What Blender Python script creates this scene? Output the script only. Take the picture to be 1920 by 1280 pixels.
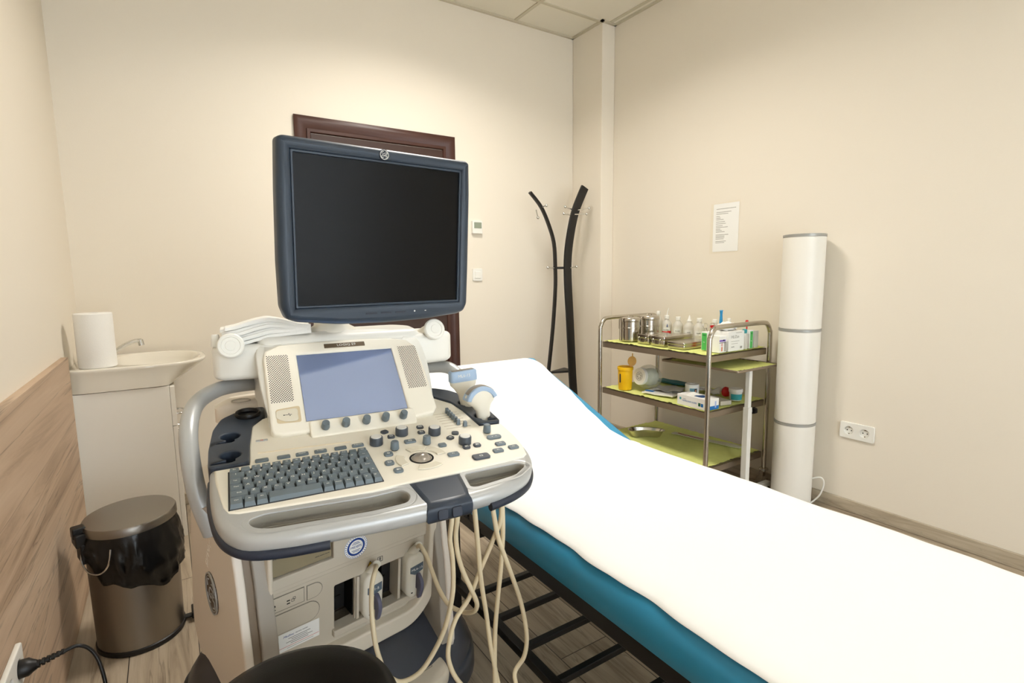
import bpy, bmesh, math, random
from mathutils import Matrix, Vector, noise
R = math.radians
sc = bpy.context.scene
for o in list(bpy.data.objects): bpy.data.objects.remove(o)
random.seed(7)
# ------------------------------------------------------------------ camera, world, light, exposure
F_PX, YAW, PITCH, ROLL = 990.0, R(33.04), R(7.147), R(-0.70)
cd = bpy.data.cameras.new('camera'); cam = bpy.data.objects.new('camera', cd); sc.collection.objects.link(cam)
fw = Vector((math.sin(YAW)*math.cos(PITCH), math.cos(YAW)*math.cos(PITCH), -math.sin(PITCH)))
r0 = Vector((math.cos(YAW), -math.sin(YAW), 0)); u0 = r0.cross(fw)
rr = r0*math.cos(ROLL)+u0*math.sin(ROLL); uu = -r0*math.sin(ROLL)+u0*math.cos(ROLL)
cam.matrix_world = Matrix(((rr.x, uu.x, -fw.x, 0), (rr.y, uu.y, -fw.y, 0), (rr.z, uu.z, -fw.z, 1.2), (0, 0, 0, 1)))
cd.sensor_width = 36; cd.lens = F_PX/1920*36; cd.clip_start = .02; cd.clip_end = 50
sc.camera = cam
sc.view_settings.view_transform = 'Standard'; sc.view_settings.look = 'None'
sc.view_settings.gamma = 1; sc.view_settings.use_curve_mapping = False
sc.view_settings.exposure = 0.0
wd = bpy.data.worlds.new('sky'); sc.world = wd; wd.use_nodes = True
wd.node_tree.nodes['Background'].inputs[0].default_value = (.72, .86, 1, 1)
wd.node_tree.nodes['Background'].inputs[1].default_value = 1.6
LAMP = 3; LAMP2 = 1; SPOT1, SPOT2, SPREAD = 31, 5, 146 # ceiling panels
WINDOW = 72          # daylight lamp outside the window behind the camera
XL, XR, YB, YF, ZC = -.365, 2.797, 3.237, -2.3, 2.94
al = bpy.data.lights.new('daylight', 'AREA'); al.shape = 'RECTANGLE'; al.size = 2.5; al.size_y = 2.2
al.energy = WINDOW; al.color = (.90, .96, 1)
alo = bpy.data.objects.new('daylight', al); sc.collection.objects.link(alo)
alo.location = (1.05, YF-.25, 1.25); alo.rotation_euler = (R(90), 0, 0); alo['kind'] = 'structure'

# ------------------------------------------------------------------ materials
def lin(c):
    return tuple(((v/255)/12.92 if v/255 <= .04045 else ((v/255+.055)/1.055)**2.4) for v in c)
MATS = {}
def mat(name, rgb, rough=.5, metal=0, bump=0, bscale=200, vary=0, vscale=5, alpha=1, trans=0, emit=0, ior=1.45, coat=0, spec=None):
    if name in MATS: return MATS[name]
    m = bpy.data.materials.new(name); m.use_nodes = True; nt = m.node_tree; b = nt.nodes['Principled BSDF']
    c = lin(rgb)+(1,)
    b.inputs['Base Color'].default_value = c; b.inputs['Roughness'].default_value = rough; b.inputs['Metallic'].default_value = metal
    b.inputs['Alpha'].default_value = alpha; b.inputs['Transmission Weight'].default_value = trans; b.inputs['IOR'].default_value = ior
    b.inputs['Coat Weight'].default_value = coat
    if spec is not None: b.inputs['Specular IOR Level'].default_value = spec
    if emit: b.inputs['Emission Color'].default_value = c; b.inputs['Emission Strength'].default_value = emit
    if bump or vary:
        tc = nt.nodes.new('ShaderNodeTexCoord')
        if vary:
            n = nt.nodes.new('ShaderNodeTexNoise'); n.inputs['Scale'].default_value = vscale; n.inputs['Detail'].default_value = 4
            nt.links.new(tc.outputs['Object'], n.inputs['Vector'])
            mx = nt.nodes.new('ShaderNodeMix'); mx.data_type = 'RGBA'
            mx.inputs['A'].default_value = tuple(v*(1-vary) for v in c[:3])+(1,); mx.inputs['B'].default_value = tuple(min(1, v*(1+vary)) for v in c[:3])+(1,)
            nt.links.new(n.outputs['Fac'], mx.inputs['Factor']); nt.links.new(mx.outputs['Result'], b.inputs['Base Color'])
        if bump:
            n = nt.nodes.new('ShaderNodeTexNoise'); n.inputs['Scale'].default_value = bscale; n.inputs['Detail'].default_value = 3
            nt.links.new(tc.outputs['Object'], n.inputs['Vector'])
            bp = nt.nodes.new('ShaderNodeBump'); bp.inputs['Strength'].default_value = bump; bp.inputs['Distance'].default_value = .002
            nt.links.new(n.outputs['Fac'], bp.inputs['Height']); nt.links.new(bp.outputs['Normal'], b.inputs['Normal'])
    MATS[name] = m; return m
def wood(name, dark, mid, light, stretch, scale, rough=.55, planks=None, cracks=.5):
    m = bpy.data.materials.new(name); m.use_nodes = True; nt = m.node_tree; b = nt.nodes['Principled BSDF']; L = nt.links
    tc = nt.nodes.new('ShaderNodeTexCoord'); mp = nt.nodes.new('ShaderNodeMapping'); mp.inputs['Scale'].default_value = stretch
    L.new(tc.outputs['Object'], mp.inputs['Vector'])
    vec = mp.outputs['Vector']; pc = None
    if planks:
        m2 = nt.nodes.new('ShaderNodeMapping'); m2.inputs['Rotation'].default_value = (0, 0, R(90)); L.new(tc.outputs['Object'], m2.inputs['Vector'])
        br = nt.nodes.new('ShaderNodeTexBrick'); br.inputs['Scale'].default_value = 1; br.inputs['Brick Width'].default_value = planks[0]
        br.inputs['Row Height'].default_value = planks[1]; br.inputs['Mortar Size'].default_value = .0016; br.inputs['Mortar Smooth'].default_value = .2; br.offset = .37
        br.inputs['Color1'].default_value = (.1, .1, .1, 1); br.inputs['Color2'].default_value = (.9, .9, .9, 1); br.inputs['Mortar'].default_value = (.5, .5, .5, 1)
        L.new(m2.outputs['Vector'], br.inputs['Vector']); pc = br
        ad = nt.nodes.new('ShaderNodeVectorMath'); ad.operation = 'MULTIPLY_ADD'; ad.inputs[1].default_value = (9, 9, 9)
        L.new(br.outputs['Color'], ad.inputs[0]); L.new(mp.outputs['Vector'], ad.inputs[2]); vec = ad.outputs['Vector']
    n1 = nt.nodes.new('ShaderNodeTexNoise'); n1.inputs['Scale'].default_value = scale; n1.inputs['Detail'].default_value = 8; n1.inputs['Roughness'].default_value = .62; n1.inputs['Distortion'].default_value = 1.2
    L.new(vec, n1.inputs['Vector'])
    cr = nt.nodes.new('ShaderNodeValToRGB'); e = cr.color_ramp.elements
    e[0].position = .30; e[0].color = lin(dark)+(1,); e[1].position = .72; e[1].color = lin(light)+(1,)
    k = e.new(.48); k.color = lin(mid)+(1,)
    L.new(n1.outputs['Fac'], cr.inputs['Fac'])
    n2 = nt.nodes.new('ShaderNodeTexNoise'); n2.inputs['Scale'].default_value = scale*.45; n2.inputs['Detail'].default_value = 6; n2.inputs['Distortion'].default_value = 2.5
    L.new(vec, n2.inputs['Vector'])
    c2 = nt.nodes.new('ShaderNodeValToRGB'); f = c2.color_ramp.elements
    f[0].position = .485; f[0].color = (1, 1, 1, 1); f[1].position = .515; f[1].color = (1, 1, 1, 1); g = f.new(.5); g.color = (1-cracks, 1-cracks, 1-cracks, 1)
    L.new(n2.outputs['Fac'], c2.inputs['Fac'])
    mx = nt.nodes.new('ShaderNodeMix'); mx.data_type = 'RGBA'; mx.blend_type = 'MULTIPLY'; mx.inputs['Factor'].default_value = 1
    L.new(cr.outputs['Color'], mx.inputs['A']); L.new(c2.outputs['Color'], mx.inputs['B']); out = mx.outputs['Result']
    if pc:
        m3 = nt.nodes.new('ShaderNodeMix'); m3.data_type = 'RGBA'; m3.inputs['B'].default_value = lin(tuple(v*.45 for v in dark))+(1,)
        L.new(out, m3.inputs['A']); L.new(pc.outputs['Fac'], m3.inputs['Factor']); out = m3.outputs['Result']
    L.new(out, b.inputs['Base Color']); b.inputs['Roughness'].default_value = rough
    bp = nt.nodes.new('ShaderNodeBump'); bp.inputs['Strength'].default_value = .15; bp.inputs['Distance'].default_value = .001
    L.new(n1.outputs['Fac'], bp.inputs['Height']); L.new(bp.outputs['Normal'], b.inputs['Normal'])
    MATS[name] = m; return m
M_wall = mat('wall_paint', (238, 229, 213), .75, bump=.12, bscale=260)
M_ceil = mat('ceiling_tile', (236, 230, 214), .9, bump=.2, bscale=400)
M_grid = mat('ceiling_grid_metal', (206, 198, 176), .5)
M_floor = wood('floor_planks', (122, 108, 92), (172, 156, 134), (200, 186, 164), (6, .45, 1), 2.4, .5, (1.2, .19), .35)
M_panel = wood('oak_panel', (158, 132, 108), (194, 167, 140), (212, 188, 162), (1, .32, 5.5), 2.2, .55, None, .4)
M_base = wood('baseboard_wood', (150, 136, 116), (178, 164, 142), (196, 184, 162), (1, 1, 9), 3.0, .5, None, .15)
M_white = mat('white_plastic', (240, 238, 230), .4)
M_cream = mat('cream_plastic', (245, 239, 224), .42, bump=.03, bscale=900)
M_beige = mat('beige_plastic', (236, 226, 212), .5, bump=.04, bscale=900)
M_greige = mat('greige_plastic', (200, 190, 172), .5, bump=.03, bscale=900)
M_greyp = mat('warm_grey_plastic', (168, 160, 148), .5)
M_taupe = mat('taupe_plastic', (140, 122, 102), .5)
M_grey = mat('grey_trim', (166, 165, 160), .4, .3)
M_silver = mat('silver_paint', (182, 183, 182), .34, .25)
M_navy = mat('navy_plastic', (46, 55, 68), .36, bump=.03, bscale=900)
M_navyd = mat('navy_rubber', (38, 44, 58), .5)
M_bezel = mat('blue_grey_bezel', (44, 56, 70), .42, 0, coat=.08)
M_screen = mat('dark_screen', (17, 16, 15), .3, spec=.15)
M_touch = mat('touch_glass', (176, 194, 238), .09, .62)
M_key = mat('key_grey', (108, 120, 128), .42)
M_keyd = mat('key_dark', (70, 76, 84), .4)
M_keyl = mat('key_pale', (226, 219, 200), .4)
M_legend = mat('legend_white', (232, 232, 226), .5)
M_black = mat('black_plastic', (18, 17, 17), .4)
M_hole = mat('black_hole', (8, 8, 8), .8)
M_ball = mat('trackball_pearl', (168, 160, 150), .22, .5, coat=.5)
M_knobtop = mat('knob_silver', (232, 231, 226), .3, .1)
M_steel = mat('stainless_steel', (196, 190, 180), .22, 1)
M_steelb = mat('brushed_steel', (152, 146, 138), .36, 1, bump=.05, bscale=300)
M_steelm = mat('satin_steel_sheet', (160, 146, 128), .42, .8)
M_chrome = mat('chrome', (220, 220, 218), .12, 1)
M_brown = mat('dark_brown_door', (74, 46, 38), .38, bump=.05, bscale=120, vary=.15, vscale=6)
M_leaf = mat('door_leaf_brown', (64, 44, 37), .42, bump=.05, bscale=120)
M_blue = mat('teal_leatherette', (50, 142, 182), .42, bump=.1, bscale=700)
M_paper = mat('white_bed_paper', (250, 250, 248), .85, bump=.08, bscale=60)
M_tissue = mat('tissue_paper', (246, 244, 238), .9, bump=.3, bscale=300)
M_blackm = mat('black_powder_coat', (24, 22, 21), .42)
M_stool = mat('black_vinyl', (16, 15, 13), .38, bump=.1, bscale=500)
M_cable = mat('cream_cable', (222, 206, 172), .45)
M_trolley = M_steel
M_lime = mat('lime_cloth', (224, 229, 138), .9, bump=.5, bscale=500, vary=.08, vscale=30)
M_yellow = mat('yellow_plastic', (250, 196, 20), .42)
M_yellowd = mat('amber_plastic', (220, 160, 10), .4)
M_ceramic = mat('ceramic', (232, 226, 212), .08, coat=.6)
M_cab = mat('white_laminate', (244, 240, 230), .45)
M_liner = mat('black_liner', (14, 14, 15), .28, bump=.5, bscale=40)
M_glass = mat('clear_plastic', (226, 230, 214), .05, alpha=.3)
M_bottle = mat('milky_plastic', (240, 236, 226), .3, trans=.35, ior=1.3)
M_label = mat('label_white', (244, 243, 238), .6)
M_ink = mat('ink_dark', (58, 56, 60), .7)
M_inkl = mat('ink_grey', (170, 166, 158), .8)
M_blueink = mat('ink_blue', (22, 62, 138), .5)
M_red = mat('red_plastic', (206, 30, 34), .4)
M_orange = mat('orange_plastic', (226, 104, 56), .35)
M_green = mat('green_print', (84, 186, 96), .5)
M_dgreen = mat('dark_green_print', (20, 100, 66), .5)
M_sky = mat('blue_plastic', (44, 150, 206), .35)
M_teal = mat('teal_print', (60, 160, 168), .5)
M_bluep = mat('blue_print', (20, 112, 186), .5)
M_navyp = mat('navy_print', (26, 66, 116), .6)
M_purple = mat('purple_print', (132, 104, 190), .6)
M_skin = mat('print_skin', (214, 160, 130), .7)
M_hair = mat('print_hair', (60, 36, 30), .8)
M_probe = mat('probe_cream', (226, 220, 204), .38)
M_probeb = mat('probe_blue', (160, 182, 208), .36)
M_lens = mat('probe_lens', (140, 132, 122), .45)
M_badge = mat('badge_brown', (74, 62, 52), .4)
M_uv = mat('white_tube_enamel', (240, 236, 226), .35)
M_lamp = mat('lamp_panel', (255, 248, 238), .5, emit=LAMP)
M_lamp2 = mat('lamp_panel_dim', (255, 243, 230), .5, emit=LAMP2)
M_winf = mat('window_frame_white', (235, 235, 232), .4)
M_pane = mat('window_glass', (255, 255, 255), 0, trans=1, ior=1.01)
M_lcd = mat('lcd_grey', (150, 158, 140), .25)
M_warn = mat('warning_yellow', (236, 186, 20), .5)
M_pcb = mat('socket_metal', (120, 112, 92), .4, .6)
M_lilac = mat('lever_slate', (92, 92, 112), .4)
M_crack = mat('recess_shadow_grey', (120, 114, 102), .6)

# ------------------------------------------------------------------ mesh builder
COL = sc.collection
WP = {}
def frame_m(o, ex, ey, ez):
    return Matrix(((ex[0], ey[0], ez[0], o[0]), (ex[1], ey[1], ez[1], o[1]), (ex[2], ey[2], ez[2], o[2]), (0, 0, 0, 1)))
def smooth_loop(pts, n=6, closed=True):
    out = []; N = len(pts)
    rng = range(N) if closed else range(N-1)
    for i in rng:
        p0 = pts[(i-1) % N] if closed or i > 0 else pts[i]; p1 = pts[i]; p2 = pts[(i+1) % N]
        p3 = pts[(i+2) % N] if closed or i+2 < N else p2
        for k in range(n):
            t = k/n; out.append(tuple(.5*((2*b)+(-a+c)*t+(2*a-5*b+4*c-d)*t*t+(-a+3*b-3*c+d)*t**3) for a, b, c, d in zip(p0, p1, p2, p3)))
    if not closed: out.append(tuple(pts[-1]))
    return out
def rrect(cx, cy, w, h, r, n=5):
    o = []
    for sx, sy, a in ((1, 1, 0), (-1, 1, 90), (-1, -1, 180), (1, -1, 270)):
        for k in range(n+1):
            t = R(a+90*k/n); o.append((cx+sx*(w/2-r)+r*math.cos(t), cy+sy*(h/2-r)+r*math.sin(t)))
    return o
def circ(cx, cy, r, n=24, ry=None):
    return [(cx+r*math.cos(2*math.pi*k/n), cy+(ry or r)*math.sin(2*math.pi*k/n)) for k in range(n)]
def round_poly(pts, r, n=4):
    o = []; N = len(pts)
    for i in range(N):
        p = Vector(pts[i]); a = Vector(pts[i-1]); b = Vector(pts[(i+1) % N])
        da = (a-p); db = (b-p); rr_ = min(r, da.length*.45, db.length*.45); A = p+da.normalized()*rr_; B = p+db.normalized()*rr_
        for k in range(n+1):
            t = k/n; q = A*(1-t)**2+p*2*t*(1-t)+B*t*t; o.append((q.x, q.y))
    return o
def box_pts(): return None
class MB:
    def __init__(s, M=None): s.bm = bmesh.new(); s.M = M or Matrix(); s.mats = []; s.cur = 0
    def m(s, material):
        if material not in s.mats: s.mats.append(material)
        s.cur = s.mats.index(material); return s
    def _add(s, verts, faces):
        vs = [s.bm.verts.new(s.M @ Vector(v)) for v in verts]
        for f in faces:
            try: fc = s.bm.faces.new([vs[i] for i in f]); fc.material_index = s.cur
            except ValueError: pass
        return s
    def box(s, x0, x1, y0, y1, z0, z1):
        v = [(x, y, z) for x in (x0, x1) for y in (y0, y1) for z in (z0, z1)]
        return s._add(v, [(0, 1, 3, 2), (4, 6, 7, 5), (0, 4, 5, 1), (2, 3, 7, 6), (0, 2, 6, 4), (1, 5, 7, 3)])
    def hexa(s, b, t):
        v = list(b)+list(t); n = len(b)
        return s._add(v, [tuple(range(n))[::-1], tuple(range(n, 2*n))]+[(i, (i+1) % n, n+(i+1) % n, n+i) for i in range(n)])
    def loft(s, secs, seg=24, e=2.0, caps=True):
        """secs: (cx,cy,cz,rx,ry) cross-sections in local z planes; e = superellipse exponent"""
        v = []; f = []
        for (cx, cy, cz, rx, ry) in secs:
            for k in range(seg):
                a = 2*math.pi*k/seg; c, q = math.cos(a), math.sin(a)
                v.append((cx+rx*math.copysign(abs(c)**(2/e), c), cy+ry*math.copysign(abs(q)**(2/e), q), cz))
        for i in range(len(secs)-1):
            for k in range(seg):
                a = i*seg+k; b = i*seg+(k+1) % seg; f.append((a, b, b+seg, a+seg))
        if caps: f.append(tuple(range(seg))[::-1]); f.append(tuple(range((len(secs)-1)*seg, len(secs)*seg)))
        return s._add(v, f)
    def lathe(s, prof, c=(0, 0, 0), seg=32, caps=True):
        return s.loft([(c[0], c[1], c[2]+z, max(r, .0001), max(r, .0001)) for r, z in prof], seg, 2, caps)
    def tube(s, pts, r, seg=10, sm=6, closed=False, caps=True, e=None):
        if sm > 1: pts = smooth_loop([tuple(p) for p in pts], sm, closed)
        P = [Vector(p) for p in pts]; N = len(P); v = []; f = []; up = None
        for i, p in enumerate(P):
            t = (P[(i+1) % N]-P[i-1]) if closed else (P[min(i+1, N-1)]-P[max(i-1, 0)])
            if t.length < 1e-9: t = Vector((0, 0, 1))
            t.normalize()
            if up is None: up = Vector((0, 0, 1)) if abs(t.z) < .9 else Vector((1, 0, 0))
            a = (up-t*up.dot(t)).normalized(); b = t.cross(a); up = a
            R_ = r(i/max(1, N-1)) if callable(r) else r
            ra, rb = R_ if isinstance(R_, tuple) else (R_, R_)
            for k in range(seg):
                w = 2*math.pi*k/seg; c, q = math.cos(w), math.sin(w)
                if e: c, q = math.copysign(abs(c)**(2/e), c), math.copysign(abs(q)**(2/e), q)
                v.append(p+a*ra*c+b*rb*q)
        for i in range(N if closed else N-1):
            for k in range(seg):
                j = (i+1) % N; f.append((i*seg+k, i*seg+(k+1) % seg, j*seg+(k+1) % seg, j*seg+k))
        if caps and not closed: f.append(tuple(range(seg))[::-1]); f.append(tuple(range((N-1)*seg, N*seg)))
        return s._add(v, f)
    def cyl(s, p0, p1, r0, r1=None, seg=24):
        r1 = r0 if r1 is None else r1
        return s.tube([p0, p1], lambda t: r0+(r1-r0)*t, seg, 1)
    def ball(s, c, rx, ry=None, rz=None, seg=20, rings=10, t0=-90, t1=90):
        ry = ry or rx; rz = rz or rx
        return s.loft([(c[0], c[1], c[2]+rz*math.sin(R(t0+(t1-t0)*i/rings)), max(1e-4, rx*math.cos(R(t0+(t1-t0)*i/rings))), max(1e-4, ry*math.cos(R(t0+(t1-t0)*i/rings)))) for i in range(rings+1)], seg)
    def _curve(s, cu):
        ob = bpy.data.objects.new('tmp', cu); COL.objects.link(ob)
        dg = bpy.context.evaluated_depsgraph_get(); me = bpy.data.meshes.new_from_object(ob.evaluated_get(dg))
        bpy.data.objects.remove(ob); bpy.data.curves.remove(cu); return me
    def _mesh(s, me, M):
        n0 = len(s.bm.verts); f0 = len(s.bm.faces)
        s.bm.from_mesh(me); s.bm.verts.ensure_lookup_table(); s.bm.faces.ensure_lookup_table()
        MM = s.M @ M
        for v in s.bm.verts[n0:]: v.co = MM @ v.co
        for f in s.bm.faces[f0:]: f.material_index = s.cur
        bpy.data.meshes.remove(me); return s
    def slab(s, outer, z0, z1, bev=0, holes=(), res=2, M=None):
        cu = bpy.data.curves.new('tmp', 'CURVE'); cu.dimensions = '2D'; cu.fill_mode = 'BOTH'
        for lp in [outer]+list(holes):
            sp = cu.splines.new('POLY'); sp.points.add(len(lp)-1); sp.use_cyclic_u = True
            for i, p in enumerate(lp): sp.points[i].co = (p[0], p[1], 0, 1)
        cu.extrude = max(0, (z1-z0)/2-bev); cu.bevel_depth = bev; cu.bevel_resolution = res; cu.offset = -bev
        return s._mesh(s._curve(cu), (M or Matrix()) @ Matrix.Translation((0, 0, (z0+z1)/2)))
    def text(s, t, size, x, y, z, ext=.0003, ax='CENTER', sx=1, rot=0, shear=0, M=None):
        cu = bpy.data.curves.new('tmp', 'FONT'); cu.body = t; cu.size = size; cu.align_x = ax; cu.align_y = 'CENTER'; cu.extrude = ext; cu.resolution_u = 2; cu.shear = shear
        return s._mesh(s._curve(cu), (M or Matrix()) @ Matrix.Translation((x, y, z)) @ Matrix.Rotation(rot, 4, 'Z') @ Matrix.Diagonal((sx, 1, 1, 1)))
    def ring(s, cx, cy, r1, r0, z0, z1, n=36):
        return s.slab(circ(cx, cy, r1, n), z0, z1, 0, [circ(cx, cy, r0, n)])
    def grid(s, fn, nu, nv, th=0):
        v = [fn(i/nu, j/nv) for j in range(nv+1) for i in range(nu+1)]; W = nu+1
        f = [(j*W+i, j*W+i+1, (j+1)*W+i+1, (j+1)*W+i) for j in range(nv) for i in range(nu)]
        if th:
            n = len(v); v += [(p[0], p[1], p[2]-th) for p in v]; f += [tuple(k+n for k in q)[::-1] for q in f[:nu*nv]]
            ed = [j*W for j in range(nv+1)]; B = [i for i in range(W)]
            for a, b in zip(B, B[1:]): f.append((b, a, a+n, b+n))
            for a, b in zip(ed, ed[1:]): f.append((a, b, b+n, a+n))
            T = [nv*W+i for i in range(W)]; E_ = [j*W+nu for j in range(nv+1)]
            for a, b in zip(T, T[1:]): f.append((a, b, b+n, a+n))
            for a, b in zip(E_, E_[1:]): f.append((b, a, a+n, b+n))
        return s._add(v, f)
def obj(name, mb, material=None, parent=None, bev=0, bseg=2, ang=38, flat=False, origin=None, recalc=True, sub=0):
    if material is not None and not mb.mats: mb.mats = [material]
    if recalc: bmesh.ops.recalc_face_normals(mb.bm, faces=mb.bm.faces[:])
    me = bpy.data.meshes.new(name); mb.bm.to_mesh(me); mb.bm.free()
    for m_ in mb.mats: me.materials.append(m_)
    o = bpy.data.objects.new(name, me); COL.objects.link(o)
    if origin is None:
        xs = [v.co for v in me.vertices]
        if xs: origin = Vector([(min(c[i] for c in xs)+max(c[i] for c in xs))/2 for i in range(2)]+[min(c[2] for c in xs)])
        else: origin = Vector()
    origin = Vector(origin); me.transform(Matrix.Translation(-origin))
    WP[o.name] = origin
    if parent: o.parent = parent; o.location = origin-WP[parent.name]
    else: o.location = origin
    if not flat:
        for p in me.polygons: p.use_smooth = True
        me.set_sharp_from_angle(angle=R(ang))
    if bev:
        md = o.modifiers.new('bevel', 'BEVEL'); md.width = bev; md.segments = bseg; md.limit_method = 'ANGLE'; md.angle_limit = R(35); md.harden_normals = True
    if sub:
        md = o.modifiers.new('sub', 'SUBSURF'); md.levels = sub; md.render_levels = sub
    return o
def tag(o, label=None, cat=None, group=None, kind=None):
    if label: o['label'] = label
    if cat: o['category'] = cat
    if group: o['group'] = group
    if kind: o['kind'] = kind
    return o
def thing(name, loc, label, cat, group=None):
    o = bpy.data.objects.new(name, None); o.empty_display_size = .05; COL.objects.link(o); o.location = loc; WP[o.name] = Vector(loc)
    return tag(o, label, cat, group)
def struct(name, mb, m_, **k):
    o = obj(name, mb, m_, **k); o['kind'] = 'structure'; return o

# ------------------------------------------------------------------ room shell
b = MB(); b.box(XL-.2, XR+.2, YF-.2, YB+.2, -.1, 0); struct('floor', b, M_floor, flat=True, origin=(0, 0, 0))
b = MB(); b.box(XL-.2, XR+.2, YB, YB+.15, 0, ZC); struct('wall_back', b, M_wall, flat=True)
b = MB(); b.box(XL-.15, XL, YF, YB, 0, ZC); struct('wall_left', b, M_wall, flat=True)
b = MB(); b.box(XR, XR+.15, YF, YB, 0, ZC); struct('wall_right', b, M_wall, flat=True)
b = MB(); b.box(2.677, XR, 2.915, YB, 0, ZC); struct('wall_corner', b, M_wall, bev=.006)
WX0, WX1, WZ0, WZ1 = -.15, 2.25, .12, 2.35
b = MB()
b.box(XL-.2, WX0, YF-.15, YF, 0, ZC); b.box(WX1, XR+.2, YF-.15, YF, 0, ZC); b.box(WX0, WX1, YF-.15, YF, 0, WZ0); b.box(WX0, WX1, YF-.15, YF, WZ1, ZC)
struct('wall_front', b, M_wall, flat=True)
b = MB(); b.box(WX0, WX1, YF-.1, YF-.04, WZ0, WZ0+.06); b.box(WX0, WX1, YF-.1, YF-.04, WZ1-.06, WZ1); b.box(WX0, WX0+.06, YF-.1, YF-.04, WZ0, WZ1); b.box(WX1-.06, WX1, YF-.1, YF-.04, WZ0, WZ1); b.box(1.07, 1.13, YF-.1, YF-.04, WZ0, WZ1)
w = struct('window_1', b, M_winf, bev=.004)
b = MB(); b.box(WX0+.06, WX1-.06, YF-.075, YF-.07, WZ0+.06, WZ1-.06); obj('pane', b, M_pane, w, flat=True)
b = MB(); b.box(XL-.2, XR+.2, YF-.2, YB+.2, ZC, ZC+.1); ceil = struct('ceiling', b, M_ceil, flat=True, origin=(0, 0, ZC))
LX = [2.737-.0]+[2.154-.6*k for k in range(5)]
LYs = [2.93-.6*k for k in range(9)]
LIGHTS = [(1.254, 2.03), (1.254, -.37)]
b = MB()
for x in LX: b.box(x-.012, x+.012, YF, YB, ZC-.006, ZC+.001)
for y in LYs: b.box(XL, XR, y-.012, y+.012, ZC-.0055, ZC+.001)
b.box(XL, XR, YB-.02, YB, ZC-.012, ZC); b.box(XR-.02, XR, YF, 2.915, ZC-.012, ZC); b.box(XL, XL+.02, YF, YB, ZC-.012, ZC)
b.box(2.657, 2.677, 2.895, YB, ZC-.012, ZC); b.box(2.657, XR, 2.895, 2.915, ZC-.012, ZC)
obj('ceiling_grid', b, M_grid, ceil, flat=True)
for i, (x, y) in enumerate(LIGHTS):
    t = thing('ceiling_light', (x, y, ZC-.03), ['square ceiling light panel above the examination couch', 'square ceiling light panel nearest the window wall'][i], 'light')
    b = MB(); b.slab(rrect(x, y, .6, .6, .01), ZC-.03, ZC-.004, .002, [rrect(x, y, .55, .55, .005)]); obj('frame', b, M_winf, t)
    b = MB(); b.box(x-.275, x+.275, y-.275, y+.275, ZC-.02, ZC-.012); obj('diffuser', b, M_lamp if i == 0 else M_lamp2, t, flat=True)
    li = bpy.data.lights.new('lamp_light', 'AREA'); li.shape = 'SQUARE'; li.size = .54; li.energy = (SPOT1, SPOT2)[i]; li.color = (1, .955, .89); li.spread = R(SPREAD)
    lo_ = bpy.data.objects.new('lamp_light', li); COL.objects.link(lo_); lo_.parent = t; lo_.location = (0, 0, .005)
# baseboards
b = MB(); b.box(XR-.014, XR, YF, 2.915, 0, .063); struct('baseboard_right', b, M_base, bev=.004)
b = MB(); b.box(XL, .66, YB-.014, YB, 0, .063); b.box(1.67, 2.677, YB-.014, YB, 0, .063); struct('baseboard_back', b, M_base, bev=.004)
b = MB(); b.box(2.663, 2.677, 2.90, YB, 0, .063); b.box(2.663, XR, 2.901, 2.915, 0, .063); struct('baseboard_corner', b, M_base, bev=.004)
b = MB(); b.box(XL, XL+.022, YF, 2.668, 0, .903); p = struct('trim_1', b, M_panel, bev=.0015, origin=(0, 0, 0)); p['label'] = 'light oak wall panelling on the left wall'
# door
b = MB(); b.m(M_brown)
prof = [(-.012, 0), (-.05, 0.0), (0, 0)]
def door_frame(x0, x1, zt, w):
    P = [(x0, 0), (x1, 0), (x1, zt), (x0, zt)]
    s = [(0, .004), (.0, .018), (.012, .026), (.03, .028), (.05, .022), (.066, .012), (.068, .020), (w-.004, .020), (w, .014), (w, -.03)]
    v = []
    for d, h in s: v += [(x0+d, YB-h, 0), (x0+d, YB-h, zt-d), (x1-d, YB-h, zt-d), (x1-d, YB-h, 0)]
    f = []
    for i in range(len(s)-1):
        for k in range(3): f.append((i*4+k, i*4+k+1, (i+1)*4+k+1, (i+1)*4+k))
    b._add(v, f)
door_frame(.666, 1.665, 2.103, .088)
dr = struct('door_1', b, M_brown, ang=50, recalc=True); dr['label'] = 'dark brown wooden door behind the monitor'
b = MB(); b.slab([(.754, 0.008), (1.577, .008), (1.577, 2.015), (.754, 2.015)], -.03, -.004, .003, M=frame_m((0, YB, 0), (1, 0, 0), (0, 0, 1), (0, -1, 0)))
for z0, z1 in ((.15, .85), (1.0, 1.85)):
    b.slab(rrect(1.1655, (z0+z1)/2, .56, z1-z0, .01), -.006, .001, .003, [rrect(1.1655, (z0+z1)/2, .52, z1-z0-.04, .008)], M=frame_m((0, YB, 0), (1, 0, 0), (0, 0, 1), (0, -1, 0)))
b.box(.755, 1.576, YB-.012, YB, .0, 2.01)
lf = obj('door_leaf', b, M_leaf, dr)
b = MB(); b.cyl((1.53, YB-.012, 1.02), (1.53, YB-.055, 1.02), .009); b.tube([(1.53, YB-.05, 1.02), (1.5, YB-.055, 1.02), (1.42, YB-.052, 1.02)], .008, 10, 4); b.cyl((1.53, YB-.012, 1.02), (1.53, YB-.02, 1.02), .025); obj('door_handle', b, M_chrome, lf)

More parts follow.
